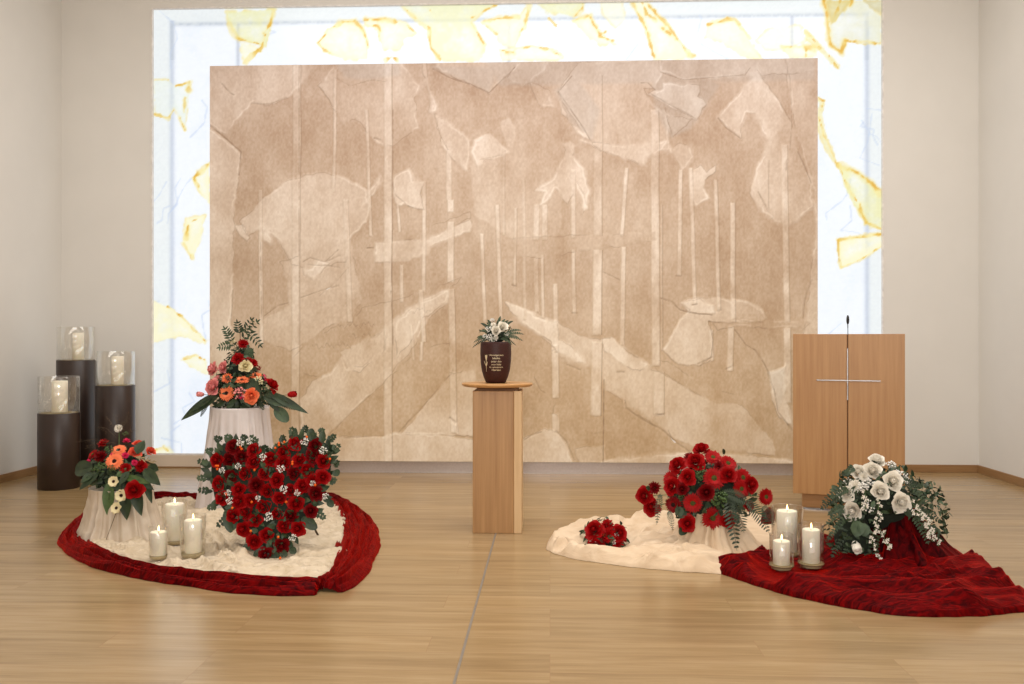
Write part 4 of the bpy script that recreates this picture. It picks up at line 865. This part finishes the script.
def big_leaf(root, p0, p1, W, mat, shape='leaf', up=Vector((0, -1, .35)), bend=.15, name='large_leaf', n=10):
    p0 = Vector(p0) - root.location; p1 = Vector(p1) - root.location; d = p1 - p0; mb = MB()
    mb.leaf(p0, d, up, d.length, W, bend=bend, fold=.3, shape=shape, n=n); mb.tube([p0, p0 + d * .5], .0016, n=4); return mb.build(name, mat, root)
# ---- heart of red roses
rnd = random.Random(5)
hb = floor_at(270, 560); HB = Vector((hb.x, hb.y, .045)); TILT = .22
def hp(px, py, off=0):   # point on the heart's leaning front plane
    d = ray(px, py); nn = Vector((0, -1, TILT)).normalized(); p = HB + nn * off; t = (p - CP).dot(nn) / d.dot(nn); return CP + d * t
heart = empty('rose_heart', (hb.x, hb.y + .06, .03), 'heart-shaped arrangement of many red roses and small white blossoms standing on the white cloth', 'flower arrangement')
hn = Vector((0, -1, TILT)).normalized()
ho = [(270, 558), (247, 541), (228, 518), (213, 498), (209, 478), (210, 458), (222, 442), (240, 440), (258, 445), (271, 458), (282, 444), (297, 434), (318, 434), (332, 446), (333, 466), (326, 490), (316, 512), (300, 530), (284, 548)]
def dens(pts, m_=6):
    out = []
    for i in range(len(pts)):
        a, b_ = pts[i], pts[(i + 1) % len(pts)]
        for k in range(m_): out.append((a[0] + (b_[0] - a[0]) * k / m_, a[1] + (b_[1] - a[1]) * k / m_))
    return out
hd = dens(ho, 3); cpx = (270, 488); mb = MB(); vs = []; N = len(hd)
for f, off in ((.5, -.02), (.85, -.03), (.97, -.055), (.97, -.11), (.85, -.13), (.5, -.14)):
    for x, y in hd: vs.append(hp(cpx[0] + (x - cpx[0]) * f, cpx[1] + (y - cpx[1]) * f, off) - heart.location)
fs = [tuple(range(N - 1, -1, -1)), tuple(range(5 * N, 6 * N))]
for j in range(5):
    for i in range(N): i2 = (i + 1) % N; fs.append((j * N + i, j * N + i2, (j + 1) * N + i2, (j + 1) * N + i))
mb.add(vs, fs).build('heart_base', M['foam'], heart)
mbs = MB(); bk = Vector((hb.x, hb.y + .42, .03)) - heart.location
for sx_ in (-.16, .16): mbs.tube([hp(270, 470, -.13) - heart.location + Vector((sx_ * .5, 0, 0)), bk + Vector((sx_, 0, 0))], .006)
mbs.build('easel_leg', M['twig'], heart)
Z2 = [(230,172),(372,195),(108,272),(202,268),(290,250),(380,283),(500,262),(585,210),(663,148),(808,165),(587,290),(705,265),(800,240),(870,278),(310,365),(445,358),(535,412),(750,338),(660,370),(870,392),(213,390),(120,437),(268,478),(395,450),(470,497),(640,485),(725,450),(800,425),(820,510),(145,540),(560,545),(262,560),(350,556)]
Z3 = [(440,112),(675,90),(640,175),(538,160),(315,145),(225,178),(380,200),(295,268),(585,248),(685,265),(780,135),(465,315),(380,360),(572,390),(460,450)]
rp_ = [(200 + x / 7.06, 420 + y / 7.06) for x, y in Z2] + [(200 + x / 7.06, 490 + y / 7.06) for x, y in Z3]
for x, y in rp_:
    nn = (hn + Vector((rnd.uniform(-.25, .25) + (x - 270) / 260, 0, rnd.uniform(-.2, .2) + (490 - y) / 300))).normalized()
    flower('red/rose' if rnd.random() < .72 else 'deep_red/rose', hp(x, y + 1.5, .0 + rnd.uniform(-.012, .006)) - nn * .035, nn, rnd.uniform(.063, .074), heart, rnd)
for x, y in [(237, 465), (251, 441), (287, 441), (263, 443), (252, 478), (283, 462), (298, 474), (313, 482), (262, 530), (284, 535), (330, 468), (224, 446), (272, 467), (306, 512), (245, 512), (244, 445), (305, 437)]:
    pass
for x, y, s_ in [(240, 443, .05), (249, 441, .045), (305, 442, .05), (281, 469, .05), (263, 457, .045), (323, 450, .05), (284, 489, .05), (297, 493, .04), (222, 470, .04), (325, 496, .04), (269, 517, .055), (229, 501, .045), (258, 498, .035), (293, 538, .045), (238, 466, .04), (312, 483, .035), (228, 493, .04)]:
    flower('gyp/cluster', hp(x, y, .02) - hn * .01, hn, s_ * 1.1, heart, rnd)
bm_ = MB()
for x, y in [(241, 447), (242, 449), (278, 443), (276, 448), (217, 469), (218, 466), (293, 462), (292, 464), (227, 494), (233, 508), (251, 531), (279, 537), (281, 558), (315, 485), (254, 470), (306, 437), (285, 442), (330, 459), (252, 502), (286, 502), (216, 466), (278, 445)]:
    bm_.ball(hp(x + rnd.uniform(-1, 1), y, .02) - heart.location, .0075, nu=8, nv=5)
bm_.build('orange_berries', M['berry'], heart)
lf = MB()
for i in range(330):
    j = rnd.random() * N; a, b_ = hd[int(j) % N], hd[(int(j) + 1) % N]; f = rnd.uniform(.25, 1.0) ** .5; x = cpx[0] + (a[0] - cpx[0]) * f; y = cpx[1] + (a[1] - cpx[1]) * f
    ed = Vector((a[0] - cpx[0], 0, cpx[1] - a[1])).normalized(); p = hp(x, y, -.03 - .06 * (f > .93) * rnd.random())
    d = (ed * (f ** 3) * 1.0 + hn * rnd.uniform(.2, .7) + Vector((rnd.gauss(0, .4), 0, rnd.gauss(0, .4)))).normalized(); L = rnd.uniform(.035, .065)
    lf.leaf(p - heart.location, d, hn, L, L * .5, bend=.4, mi=rnd.randrange(2), n=4)
lf.build('foliage', [M['leaf'], M['leaf2']], heart)
for j in range(0, N, 2):
    a = hd[j]; ed = Vector((a[0] - cpx[0], 0, (cpx[1] - a[1]))).normalized()
    if a[1] > 520: continue
    mb = MB(); sprig(mb, hp(a[0], a[1], -.05) - heart.location, ed + Vector((rnd.uniform(-.4, .4), -.3, rnd.uniform(-.2, .4))), rnd.uniform(.03, .06), .03, rnd, up=hn, droop=.1, n=3, wl=.75); mb.build('leafy_sprig', M['leaf'] if j % 4 else M['leaf2'], heart)
for (a, b_, w_) in (((225, 512), (231, 533), .05), ((302, 518), (317, 529), .06), ((216, 500), (213, 508), .035), ((250, 545), (243, 550), .04), ((312, 440), (311, 428), .045), ((322, 442), (323, 431), .04), ((335, 470), (338, 476), .045), ((212, 473), (205, 476), .045), ((328, 500), (333, 507), .04), ((290, 548), (296, 553), .04), ((268, 553), (262, 561), .04), ((274, 553), (280, 561), .04), ((270, 552), (271, 564), .04), ((262, 550), (253, 556), .035), ((280, 550), (287, 556), .035)):
    big_leaf(heart, hp(*a, -.02), hp(*b_, -.01), w_, M['leaf'], 'round')
# ---- tall stand with tower arrangement
base = floor_at(240, 516); TY = base.y + .22
drape_l = drape('draped_stand', (at_y(240, 450, TY).x, TY, 0), 29 * TY / FPX, at_y(240, 409, TY).z, 41 * TY / FPX, M['satin'], 'tall round stand draped in pale satin behind the rose heart', 'stand', nf=15, amp=.10, flare=1.2, seed=4, z0=.02)
rnd = random.Random(8)
tz = at_y(240, 409, TY).z; tx = at_y(240, 400, TY).x
tower = empty('flower_tower', (tx, TY, tz + .004), 'tall pyramid arrangement of orange gerberas, red and pink roses on the tall draped stand', 'flower arrangement')
low = Blob((tx, TY, tz + .12), .20, .19, .16); mid = Blob((tx + .01, TY, tz + .26), .12, .12, .22)
lowf = low.foam(tower, .75); mid.foam(tower, .7)
def tp(X, Y_, k=1.0):
    px, py = 170 + X / 4.275, 300 + Y_ / 4.275
    return (low if Y_ > 330 else mid).hit(px, py, k)
for X, Y_, kd, s_ in [(312,188,'red/carnation',.075),(290,252,'red/carnation',.085),(335,262,'red/carnation',.06),(357,270,'red/carnation',.06),(428,370,'red/rose',.075),(510,405,'red/bud',.08),
    (245,335,'orange/carnation',.075),(307,338,'orange/gerbera',.09),(365,321,'orange/gerbera',.085),(240,398,'orange/gerbera',.095),(345,410,'orange/rose',.075),(195,298,'pink/rose',.075),(235,290,'pink/rose',.06),
    (200,340,'pink/carnation',.065),(192,376,'pink/rose',.085),(140,404,'pink/bud',.065),(400,335,'hot_pink/cluster',.06),(322,284,'cream/rose',.06),(300,398,'pink/cluster',.09),(308,414,'hot_pink/cluster',.05),(375,345,'cream/cluster',.08),(268,182,'cream/cluster',.07),(375,292,'deep_red/cluster',.05)]:
    p, nn = tp(X, Y_); nn = (nn + Vector((0, -.5, .25))).normalized()
    if X in (307, 365): nn = Vector((.05, -.45, 1)).normalized()
    if X in (428, 510, 140): p = at_y(170 + X / 4.275, 300 + Y_ / 4.275, TY - .12)
    flower(kd, p - nn * s_ * .1, nn, s_ * 1.12, tower, rnd)
    if X in (428, 510, 140, 195, 235, 312, 268, 200): stem(tower, p, (tx, TY, p.z - .06))
foliage(tower, low, 420, .062, [M['leaf'], M['leaf2']], rnd, tmin=-.75, k0=.7, k1=1.0)
foliage(tower, mid, 130, .055, [M['leaf'], M['leaf2']], rnd, tmin=-.3, k0=.6, k1=.85, name='upper_foliage')
def q(X, Y_, dy=0): return at_y(170 + X / 4.275, 300 + Y_ / 4.275, TY + dy)
for a, b_, w_ in (((215, 400), (30, 516), .075), ((200, 410), (70, 480), .05), ((420, 395), (596, 486), .06), ((400, 410), (520, 455), .075), ((420, 420), (470, 480), .05), ((330, 340), (390, 420), .09), ((265, 430), (262, 490), .06), ((320, 440), (322, 488), .06), ((180, 410), (110, 462), .05)):
    big_leaf(tower, q(*a, -.12), q(*b_, -.15), w_, M['leaf'], 'leaf')
big_leaf(tower, q(450, 462, -.13), q(505, 520, -.16), .085, M['leaf2'], 'round')
big_leaf(tower, q(330, 250, -.05), q(350, 205, -.06), .07, M['leaf2'], 'round')
for a, b_ in (((300, 180), (365, 90)), ((300, 150), (290, 100)), ((330, 130), (388, 185)), ((270, 190), (215, 195)), ((265, 170), (240, 125)), ((310, 150), (345, 85)), ((300, 260), (260, 150))):
    mb = MB(); A = q(*a, -.05); B_ = q(*b_, -.07); sprig(mb, A - tower.location, B_ - A, (B_ - A).length, .05, rnd, up=Vector((0, -1, .2)), droop=.2, n=5, wl=.36); mb.build('leafy_sprig', M['leaf2'] if a[0] < 300 else M['leaf'], tower)
for a, b_ in (((170, 420), (130, 500)), ((210, 420), (195, 470)), ((440, 430), (540, 470)), ((380, 430), (400, 470))): frond(tower, q(*a, -.1), q(*b_, -.13), .022, M['leaf'], rnd, n=14)
mb = MB().tube([Vector((tx, TY, tz + .02)) - tower.location, q(300, 120, -.05) - tower.location], .005, .002); mb.build('stem', M['twig'], tower)
# ---- short stand with mixed arrangement
SY = floor_at(122, 547).y + .20
sc_ = SY / FPX
drape('draped_stand', (at_y(121, 500, SY).x, SY, 0), 30 * sc_, at_y(121, 489, SY).z, 43 * sc_, M['satin2'], 'short round stand draped in cream satin on the left edge of the white cloth', 'stand', nf=14, amp=.12, flare=2.2, seed=14, z0=.018)
rnd = random.Random(12)
sz = at_y(121, 489, SY).z; sxx = at_y(119, 480, SY).x
mix = empty('mixed_bouquet', (sxx, SY, sz + .004), 'bouquet of orange gerberas, red and pink blooms with trailing leaves on the short draped stand', 'flower arrangement')
mbl = Blob((sxx, SY, sz + .10), .185, .17, .155); mbl.foam(mix, .72)
def sp(X, Y_): return (60 + X / 8.55, 420 + Y_ / 8.55)
for X, Y_, kd, s_ in [(500,252,'orange/gerbera',.085),(462,350,'orange/gerbera',.10),(640,285,'orange_rose/rose',.06),(668,222,'orange_rose/rose',.055),(770,275,'orange_rose/rose',.05),(568,180,'hot_pink/carnation',.05),(558,303,'hot_pink/carnation',.045),
    (635,365,'hot_pink/carnation',.04),(445,300,'hot_pink/carnation',.03),(370,200,'red/carnation',.075),(345,312,'deep_red/carnation',.085),(275,290,'red/gerbera',.07),(560,415,'red/carnation',.075),(695,392,'red/carnation',.085),(645,600,'red/rose',.085),(500,72,'white/carnation',.055),
    (255,350,'hot_pink/bud',.03),(455,525,'cream/anemone',.065),(520,645,'cream/anemone',.075),(420,260,'leaf3/cluster',.06),(360,400,'leaf3/cluster',.07),(450,410,'leaf3/cluster',.05),(300,430,'leaf3/cluster',.05),(560,120,'leaf3/cluster',.04)]:
    px, py = sp(X, Y_); p, nn = mbl.hit(px, py)
    if Y_ > 500 or Y_ < 120: p = at_y(px, py, SY - (.20 if Y_ > 500 else .02)); nn = Vector((0, -1, .25 if Y_ > 500 else .6))
    nn = (nn + Vector((0, -.6, .15))).normalized(); flower(kd, p - nn * s_ * .1, nn, s_, mix, rnd)
    if Y_ > 500 or Y_ < 120 or X in (770, 370, 275): stem(mix, p - nn * .01, (sxx, SY, sz + .08))
p = at_y(75 + 305 / 7.31, 480 + 205 / 7.31, SY - .23); flower('cream/anemone', p, Vector((-.2, -1, .3)), .07, mix, rnd)
foliage(mix, mbl, 330, .055, [M['leaf'], M['leaf2']], rnd, tmin=-.6, k0=.65, k1=.88)
def q2(X, Y_, dy=-.12): return at_y(*sp(X, Y_), SY + dy)
for a, b_, w_, sh in (((280, 400), (110, 430), .11, 'round'), ((660, 290), (720, 165), .075, 'leaf'), ((430, 520), (400, 850), .085, 'leaf'), ((560, 560), (560, 870), .10, 'leaf'), ((640, 560), (690, 830), .085, 'leaf'), ((740, 520), (780, 720), .05, 'leaf'), ((720, 420), (855, 560), .08, 'leaf'), ((750, 400), (850, 430), .07, 'leaf'),
                      ((330, 450), (150, 600), .06, 'leaf'), ((280, 450), (170, 540), .05, 'leaf'), ((480, 480), (640, 400), .05, 'leaf'), ((540, 480), (780, 540), .05, 'leaf'), ((590, 440), (500, 560), .05, 'leaf'), ((430, 470), (520, 620), .07, 'leaf'), ((640, 470), (800, 600), .06, 'leaf')):
    big_leaf(mix, q2(*a, -.16), q2(*b_, -.21 if b_[1] > 500 else -.12), w_ * .85, M['leaf'] if a[1] < 480 or rnd.random() < .6 else M['leaf3'], sh)
mb = MB()
for i in range(26):
    t = i / 26; A = q2(640 + 160 * t, 310 + 50 * t, -.17) - mix.location; mb.leaf(A, Vector((rnd.uniform(.2, 1), rnd.uniform(-.4, .4), rnd.uniform(-.6, .3))), Vector((0, -1, 0)), .03, .006, n=2)
mb.build('grass_plume', M['grass'], mix)
for a, b_ in (((480, 200), (130, 190)), ((480, 150), (330, 60)), ((500, 120), (560, 10)), ((500, 130), (470, -30)), ((520, 160), (640, 90)), ((430, 200), (210, 250)), ((480, 130), (400, -20)), ((520, 130), (590, -60))):
    mb = MB(); A = q2(*a, -.03) - mix.location; B_ = q2(*b_, -.03) - mix.location; mdp = A.lerp(B_, .55) + Vector((0, 0, .02)); mb.tube([A, mdp, B_], .0013, .0006, n=4)
    for k in range(7): t = .45 + .55 * k / 7; P_ = A.lerp(B_, t); mb.tube([P_, P_ + Vector((rnd.uniform(-.02, .02), rnd.uniform(-.01, .01), rnd.uniform(-.01, .025)))], .0009, .0005, n=3); mb.ball(P_ + Vector((rnd.uniform(-.02, .02), 0, rnd.uniform(-.01, .02))), .0025, nu=5, nv=3)
    mb.build('dry_twig', M['twig'], mix)
A = at_y(116, 513, SY - .24); B_ = at_y(106, 540, SY - .27); MB().tube([A - mix.location, B_ - mix.location], .002, .001).build('stem', M['twig'], mix)
# ---- large red bouquet on cream drape
RY = floor_at(708, 553).y + .16; k_ = RY / FPX
drape('draped_stand', (at_y(712, 530, RY).x, RY, 0), 25 * k_, at_y(712, 506, RY).z, 48 * k_, M['cloth2'], 'low round stand draped in cream satin under the large red bouquet', 'stand', nf=13, amp=.10, flare=2.0, seed=24, z0=.004)
rnd = random.Random(21); rx_ = at_y(709, 500, RY).x; rz_ = at_y(709, 506, RY).z
redb = empty('red_bouquet', (rx_, RY, rz_ + .004), 'large domed bouquet of red roses and red gerberas with hanging ferns', 'flower arrangement')
rb = Blob((rx_, RY, at_y(709, 497, RY).z), .285, .21, at_y(709, 450, RY).z - at_y(709, 497, RY).z); rb.foam(redb, .68)
def sp3(X, Y_): return (630 + X / 4.56, 430 + Y_ / 4.56)
for X, Y_, kd, s_ in [(70,300,'red/rose',.075),(110,264,'deep_red/carnation',.075),(102,350,'red/rose',.075),(180,220,'red/gerbera',.09),(198,258,'red/rose',.075),(220,165,'red/rose',.075),(300,150,'red/rose',.08),(270,124,'deep_red/carnation',.07),(327,98,'red/rose',.075),(380,120,'red/gerbera',.09),(450,148,'red/gerbera',.095),
    (265,218,'red/rose',.07),(385,218,'red/gerbera',.115),(348,285,'deep_red/rose',.07),(445,208,'red/rose',.07),(520,215,'red/gerbera',.10),(512,268,'red/gerbera',.095),(285,335,'red/gerbera',.10),(195,342,'deep_red/gerbera',.09),(262,425,'red/rose',.07),(380,403,'red/gerbera',.115),(445,412,'red/rose',.065),(625,305,'red/gerbera',.09),(622,393,'red/rose',.07),(545,250,'red/rose',.07),(405,165,'deep_red/carnation',.06),(540,345,'red/rose',.045),(240,270,'deep_red/rose',.05)]:
    px, py = sp3(X, Y_); p, nn = rb.hit(px, py)
    if Y_ > 380 or X < 115 or X > 600: p = at_y(px, py, RY - (.17 if Y_ > 380 and 200 < X < 600 else .10)); nn = Vector(((px - 709) / 90, -1, .1))
    nn = (nn + Vector((0, -.5, .1))).normalized(); flower(kd, p - nn * s_ * .15, nn, s_ * 1.08, redb, rnd)
    if Y_ > 380 or X < 115 or X > 600: stem(redb, p - nn * .01, (rx_, RY, rz_ + .05))
for X, Y_, s_ in [(410, 310, .11), (320, 190, .08), (250, 240, .06), (430, 300, .06), (310, 215, .06), (395, 320, .08), (560, 280, .06), (230, 300, .05)]:
    p, nn = rb.hit(*sp3(X, Y_)); flower('leaf3/cluster', p - nn * .02, (nn + Vector((0, -.5, 0))).normalized(), s_, redb, rnd)
foliage(redb, rb, 260, .055, [M['leaf'], M['leaf2']], rnd, tmin=-.55, k0=.65, k1=.88)
def q3(X, Y_, dy=-.2): return at_y(*sp3(X, Y_), RY + dy)
for a, b_, w_ in (((440, 290), (488, 552), .038), ((470, 310), (520, 470), .04), ((530, 320), (634, 470), .036), ((600, 350), (655, 440), .03), ((420, 290), (540, 340), .035), ((140, 290), (122, 432), .020), ((175, 370), (196, 462), .018)):
    frond(redb, q3(*a, -.20), q3(*b_, -.25), w_ * 1.35, M['leaf'], rnd, sag=.02, n=15)
for a, b_, w_ in (((250, 360), (225, 400), .05), ((255, 440), (228, 478), .05), ((90, 270), (75, 262), .03), ((220, 350), (230, 395), .05), ((430, 110), (425, 88), .02)): big_leaf(redb, q3(*a, -.15), q3(*b_, -.19), w_, M['leaf'], 'round')
# ---- small red bouquet on the cloth
rnd = random.Random(31); b0 = floor_at(605, 549); BY = b0.y + .09
small = empty('small_bouquet', (at_y(605, 540, BY).x, BY, .02), 'small bouquet of red roses lying on the cream cloth', 'flower arrangement')
sb = Blob((at_y(605, 540, BY).x, BY, .055), .125, .12, .095); sb.foam(small, .7)
def sp4(X, Y_): return (560 + X / 10.24, 505 + Y_ / 10.24)
for X, Y_, kd, s_ in [(378,420,'red/rose',.075),(355,262,'red/rose',.075),(485,200,'red/carnation',.075),(495,310,'red/carnation',.085),(600,290,'red/rose',.065),(600,390,'red/carnation',.07),(280,328,'red/bud',.03),(550,410,'red/bud',.03),(660,362,'red/bud',.025),(440,350,'deep_red/carnation',.05),
    (330,350,'gyp/cluster',.05),(550,380,'gyp/cluster',.03),(480,460,'gyp/cluster',.055),(580,310,'gyp/cluster',.03)]:
    p, nn = sb.hit(*sp4(X, Y_)); nn = (nn + Vector((0, -.5, .1))).normalized(); flower(kd, p - nn * s_ * .2, nn, s_ * 1.15, small, rnd)
foliage(small, sb, 90, .045, [M['leaf'], M['leaf2']], rnd, tmin=-.3, k0=.7, k1=1.0)
def q4(X, Y_, dy=-.09): return at_y(*sp4(X, Y_), BY + dy)
frond(small, q4(340, 390), q4(205, 455), .02, M['leaf'], rnd, n=12)
for a, b_, w_ in (((560, 430), (700, 485), .045), ((520, 400), (600, 480), .04), ((350, 420), (230, 465), .035), ((620, 400), (680, 430), .03)): big_leaf(small, q4(*a), q4(*b_), w_, M['leaf'], 'leaf')
# ---- white rose arrangement on velvet mound
VY = floor_at(897, 577).y + .28; kv = VY / FPX
mound = drape('velvet_draped_stand', (at_y(898, 540, VY).x, VY, 0), 20 * kv, at_y(898, 511, VY).z, 62 * kv, M['velvet_drape'], 'stand covered in deep red velvet carrying the white rose arrangement', 'stand', nf=8, amp=.16, flare=1.5, seed=44, z0=.012, lean=.03)
rnd = random.Random(41); wx_ = at_y(881, 500, VY).x
wz_ = at_y(881, 511, VY).z
wh = empty('white_rose_arrangement', (wx_, VY, wz_ + .003), 'domed arrangement of white roses with trailing blossoms on the red velvet stand', 'flower arrangement')
wbm = Blob((wx_, VY + .0, at_y(881, 505, VY).z), .255, .22, at_y(881, 463, VY).z - at_y(881, 505, VY).z)
wleft = Blob((at_y(848, 535, VY).x, VY - .08, at_y(848, 535, VY).z), .13, .13, .20)
wright = Blob((at_y(924, 515, VY).x, VY - .02, at_y(924, 515, VY).z), .105, .13, .18)
fm = wbm.foam(wh, .62); wleft.foam(wh, .7)
def sp5(X, Y_): return (810 + X / 4.56, 440 + Y_ / 4.56)
for X, Y_, kd, s_ in [(303,100,'white/rose',.085),(285,143,'white/rose',.095),(220,148,'white/rose',.08),(375,190,'white/rose',.095),(318,235,'white/rose',.09),(412,285,'white/rose',.095),(195,322,'white/rose',.10),(165,245,'white/rose',.08),(205,208,'white/carnation',.08),(210,484,'white/bud',.10),(245,165,'white/carnation',.06)]:
    px, py = sp5(X, Y_); p, nn = (wleft if Y_ > 400 else wbm).hit(px, py); nn = (nn + Vector((0, -.9, .0))).normalized()
    if kd == 'white/bud': nn = Vector((0, -.8, -.5)).normalized()
    flower(kd, p - nn * s_ * .25, nn, s_ * .95, wh, rnd)
for X, Y_, s_ in [(370,115,.07),(265,200,.08),(262,305,.08),(425,160,.06),(170,190,.06),(400,150,.05),(240,215,.06),(445,185,.05)]:
    p, nn = wbm.hit(*sp5(X, Y_)); flower('gyp/cluster', p - nn * .01, (nn + Vector((0, -.5, .2))).normalized(), s_, wh, rnd)
foliage(wh, wbm, 440, .05, [M['leaf'], M['leaf2']], rnd, tmin=-.08, k0=.68, k1=1.0, wl=.4)
foliage(wh, wleft, 300, .035, [M['leaf'], M['leaf2']], rnd, tmin=-1.2, k0=.75, k1=1.05, name='side_foliage', wl=.5)
foliage(wh, wright, 300, .035, [M['leaf'], M['leaf2']], rnd, tmin=-.9, k0=.75, k1=1.05, name='side_foliage', wl=.5)
def q5(X, Y_, dy=-.18): return at_y(*sp5(X, Y_), VY + dy)
for a, b_ in (((420, 230), (585, 400)), ((430, 260), (590, 470)), ((450, 200), (560, 300)), ((400, 180), (500, 200)), ((180, 170), (60, 270)), ((150, 250), (55, 300)), ((170, 300), (80, 370)), ((160, 350), (85, 440)), ((180, 400), (100, 520)), ((200, 450), (130, 560)), ((230, 450), (210, 590)), ((270, 430), (260, 590)), ((200, 120), (165, 150)), ((180, 220), (100, 250)), ((480, 300), (590, 360)), ((470, 340), (540, 460)), ((150, 300), (90, 330)), ((180, 150), (150, 150)), ((300, 420), (300, 560))):
    mb = MB(); A = q5(*a, -.14); B_ = q5(*b_, -.17); sprig(mb, A - wh.location, B_ - A, (B_ - A).length, .028, rnd, up=Vector((0, -1, .2)), droop=.15, n=9, wl=.5); mb.build('leafy_sprig', M['leaf'] if rnd.random() < .5 else M['leaf2'], wh)
def blossom_trail(pts, root, size=.012, n=26):
    P = [q5(x, y, -.25) - root.location for x, y in pts]; mb = MB(); mb.tube(P, .0016, .001, n=4, mi=1)
    for i in range(n):
        t = (i + .5) / n * (len(P) - 1); k = int(t); c = P[k].lerp(P[min(k + 1, len(P) - 1)], t - k) + Vector((rnd.uniform(-.016, .016), rnd.uniform(-.012, .004), rnd.uniform(-.01, .01)))
        for j in range(4): a = j * PI / 2 + rnd.random(); mb.leaf(c, Vector((math.cos(a), -.35, math.sin(a))), Vector((0, -1, 0)), size, size * .7, n=2, fold=0)
        mb.leaf(c, Vector((rnd.uniform(-1, 1), -.3, rnd.uniform(-1, 1))), Vector((0, -1, 0)), size * 1.4, size * .5, n=2, mi=1)
    return mb.build('blossom_trail', [M['white'], M['leaf3']], root)
blossom_trail([(315, 270), (310, 340), (300, 400), (280, 450), (300, 520), (330, 580), (372, 606)], wh, n=30); blossom_trail([(310, 390), (335, 430), (345, 470), (362, 496)], wh, n=14)
blossom_trail([(460, 280), (490, 320), (520, 370), (555, 420), (585, 475)], wh, n=26); blossom_trail([(470, 320), (530, 350), (545, 410), (540, 450)], wh, n=18); blossom_trail([(250, 230), (255, 270), (250, 320)], wh, n=10)
for a, b_, w_ in (((220, 370), (210, 440), .07), ((240, 380), (250, 440), .06)): big_leaf(wh, q5(*a, -.2), q5(*b_, -.24), w_, M['leaf2'], 'round')
# ---- urn flowers
rnd = random.Random(51); UT = Vector((ucx, UY, uz + uh - .008))
uf = empty('urn_bouquet', UT, 'small bouquet of white roses and green fronds on top of the brown urn', 'flower arrangement')
ub = Blob(UT + Vector((0, 0, .05)), .095, .085, .085); ub.foam(uf, .62)
def sp6(X, Y_): return (470 + X / 8.55, 310 + Y_ / 8.55)
for X, Y_, kd, s_ in [(222,182,'white/rose',.058),(275,150,'white/rose',.062),(200,122,'white/carnation',.04),(130,228,'gyp/cluster',.045),(200,245,'gyp/cluster',.06),(315,205,'gyp/cluster',.035),(160,165,'gyp/cluster',.05),(165,235,'gyp/cluster',.05),(110,262,'gyp/cluster',.03),(190,85,'gyp/cluster',.04),(220,235,'white/carnation',.035)]:
    p, nn = ub.hit(*sp6(X, Y_)); nn = (nn + Vector((0, -.5, .15))).normalized(); flower(kd, p - nn * s_ * .2, nn, s_, uf, rnd)
foliage(uf, ub, 130, .04, [M['leaf'], M['leaf2']], rnd, tmin=-.3, k0=.6, k1=1.0, wl=.25)
def q6(X, Y_, dy=0): return at_y(*sp6(X, Y_), UY + dy)
for b_ in ((20, 325), (60, 250), (90, 115), (150, 85), (262, 55), (330, 90), (370, 95), (440, 175), (465, 210), (455, 265), (395, 305), (360, 300), (85, 185), (30, 280), (420, 240), (300, 80)):
    c0 = UT + Vector((0, -.03, .04)); B_ = q6(*b_, rnd.uniform(-.07, .02)); A = c0.lerp(B_, .25); frond(uf, A, B_, .012, M['leaf2'] if rnd.random() < .5 else M['leaf'], rnd, sag=.015, n=12)
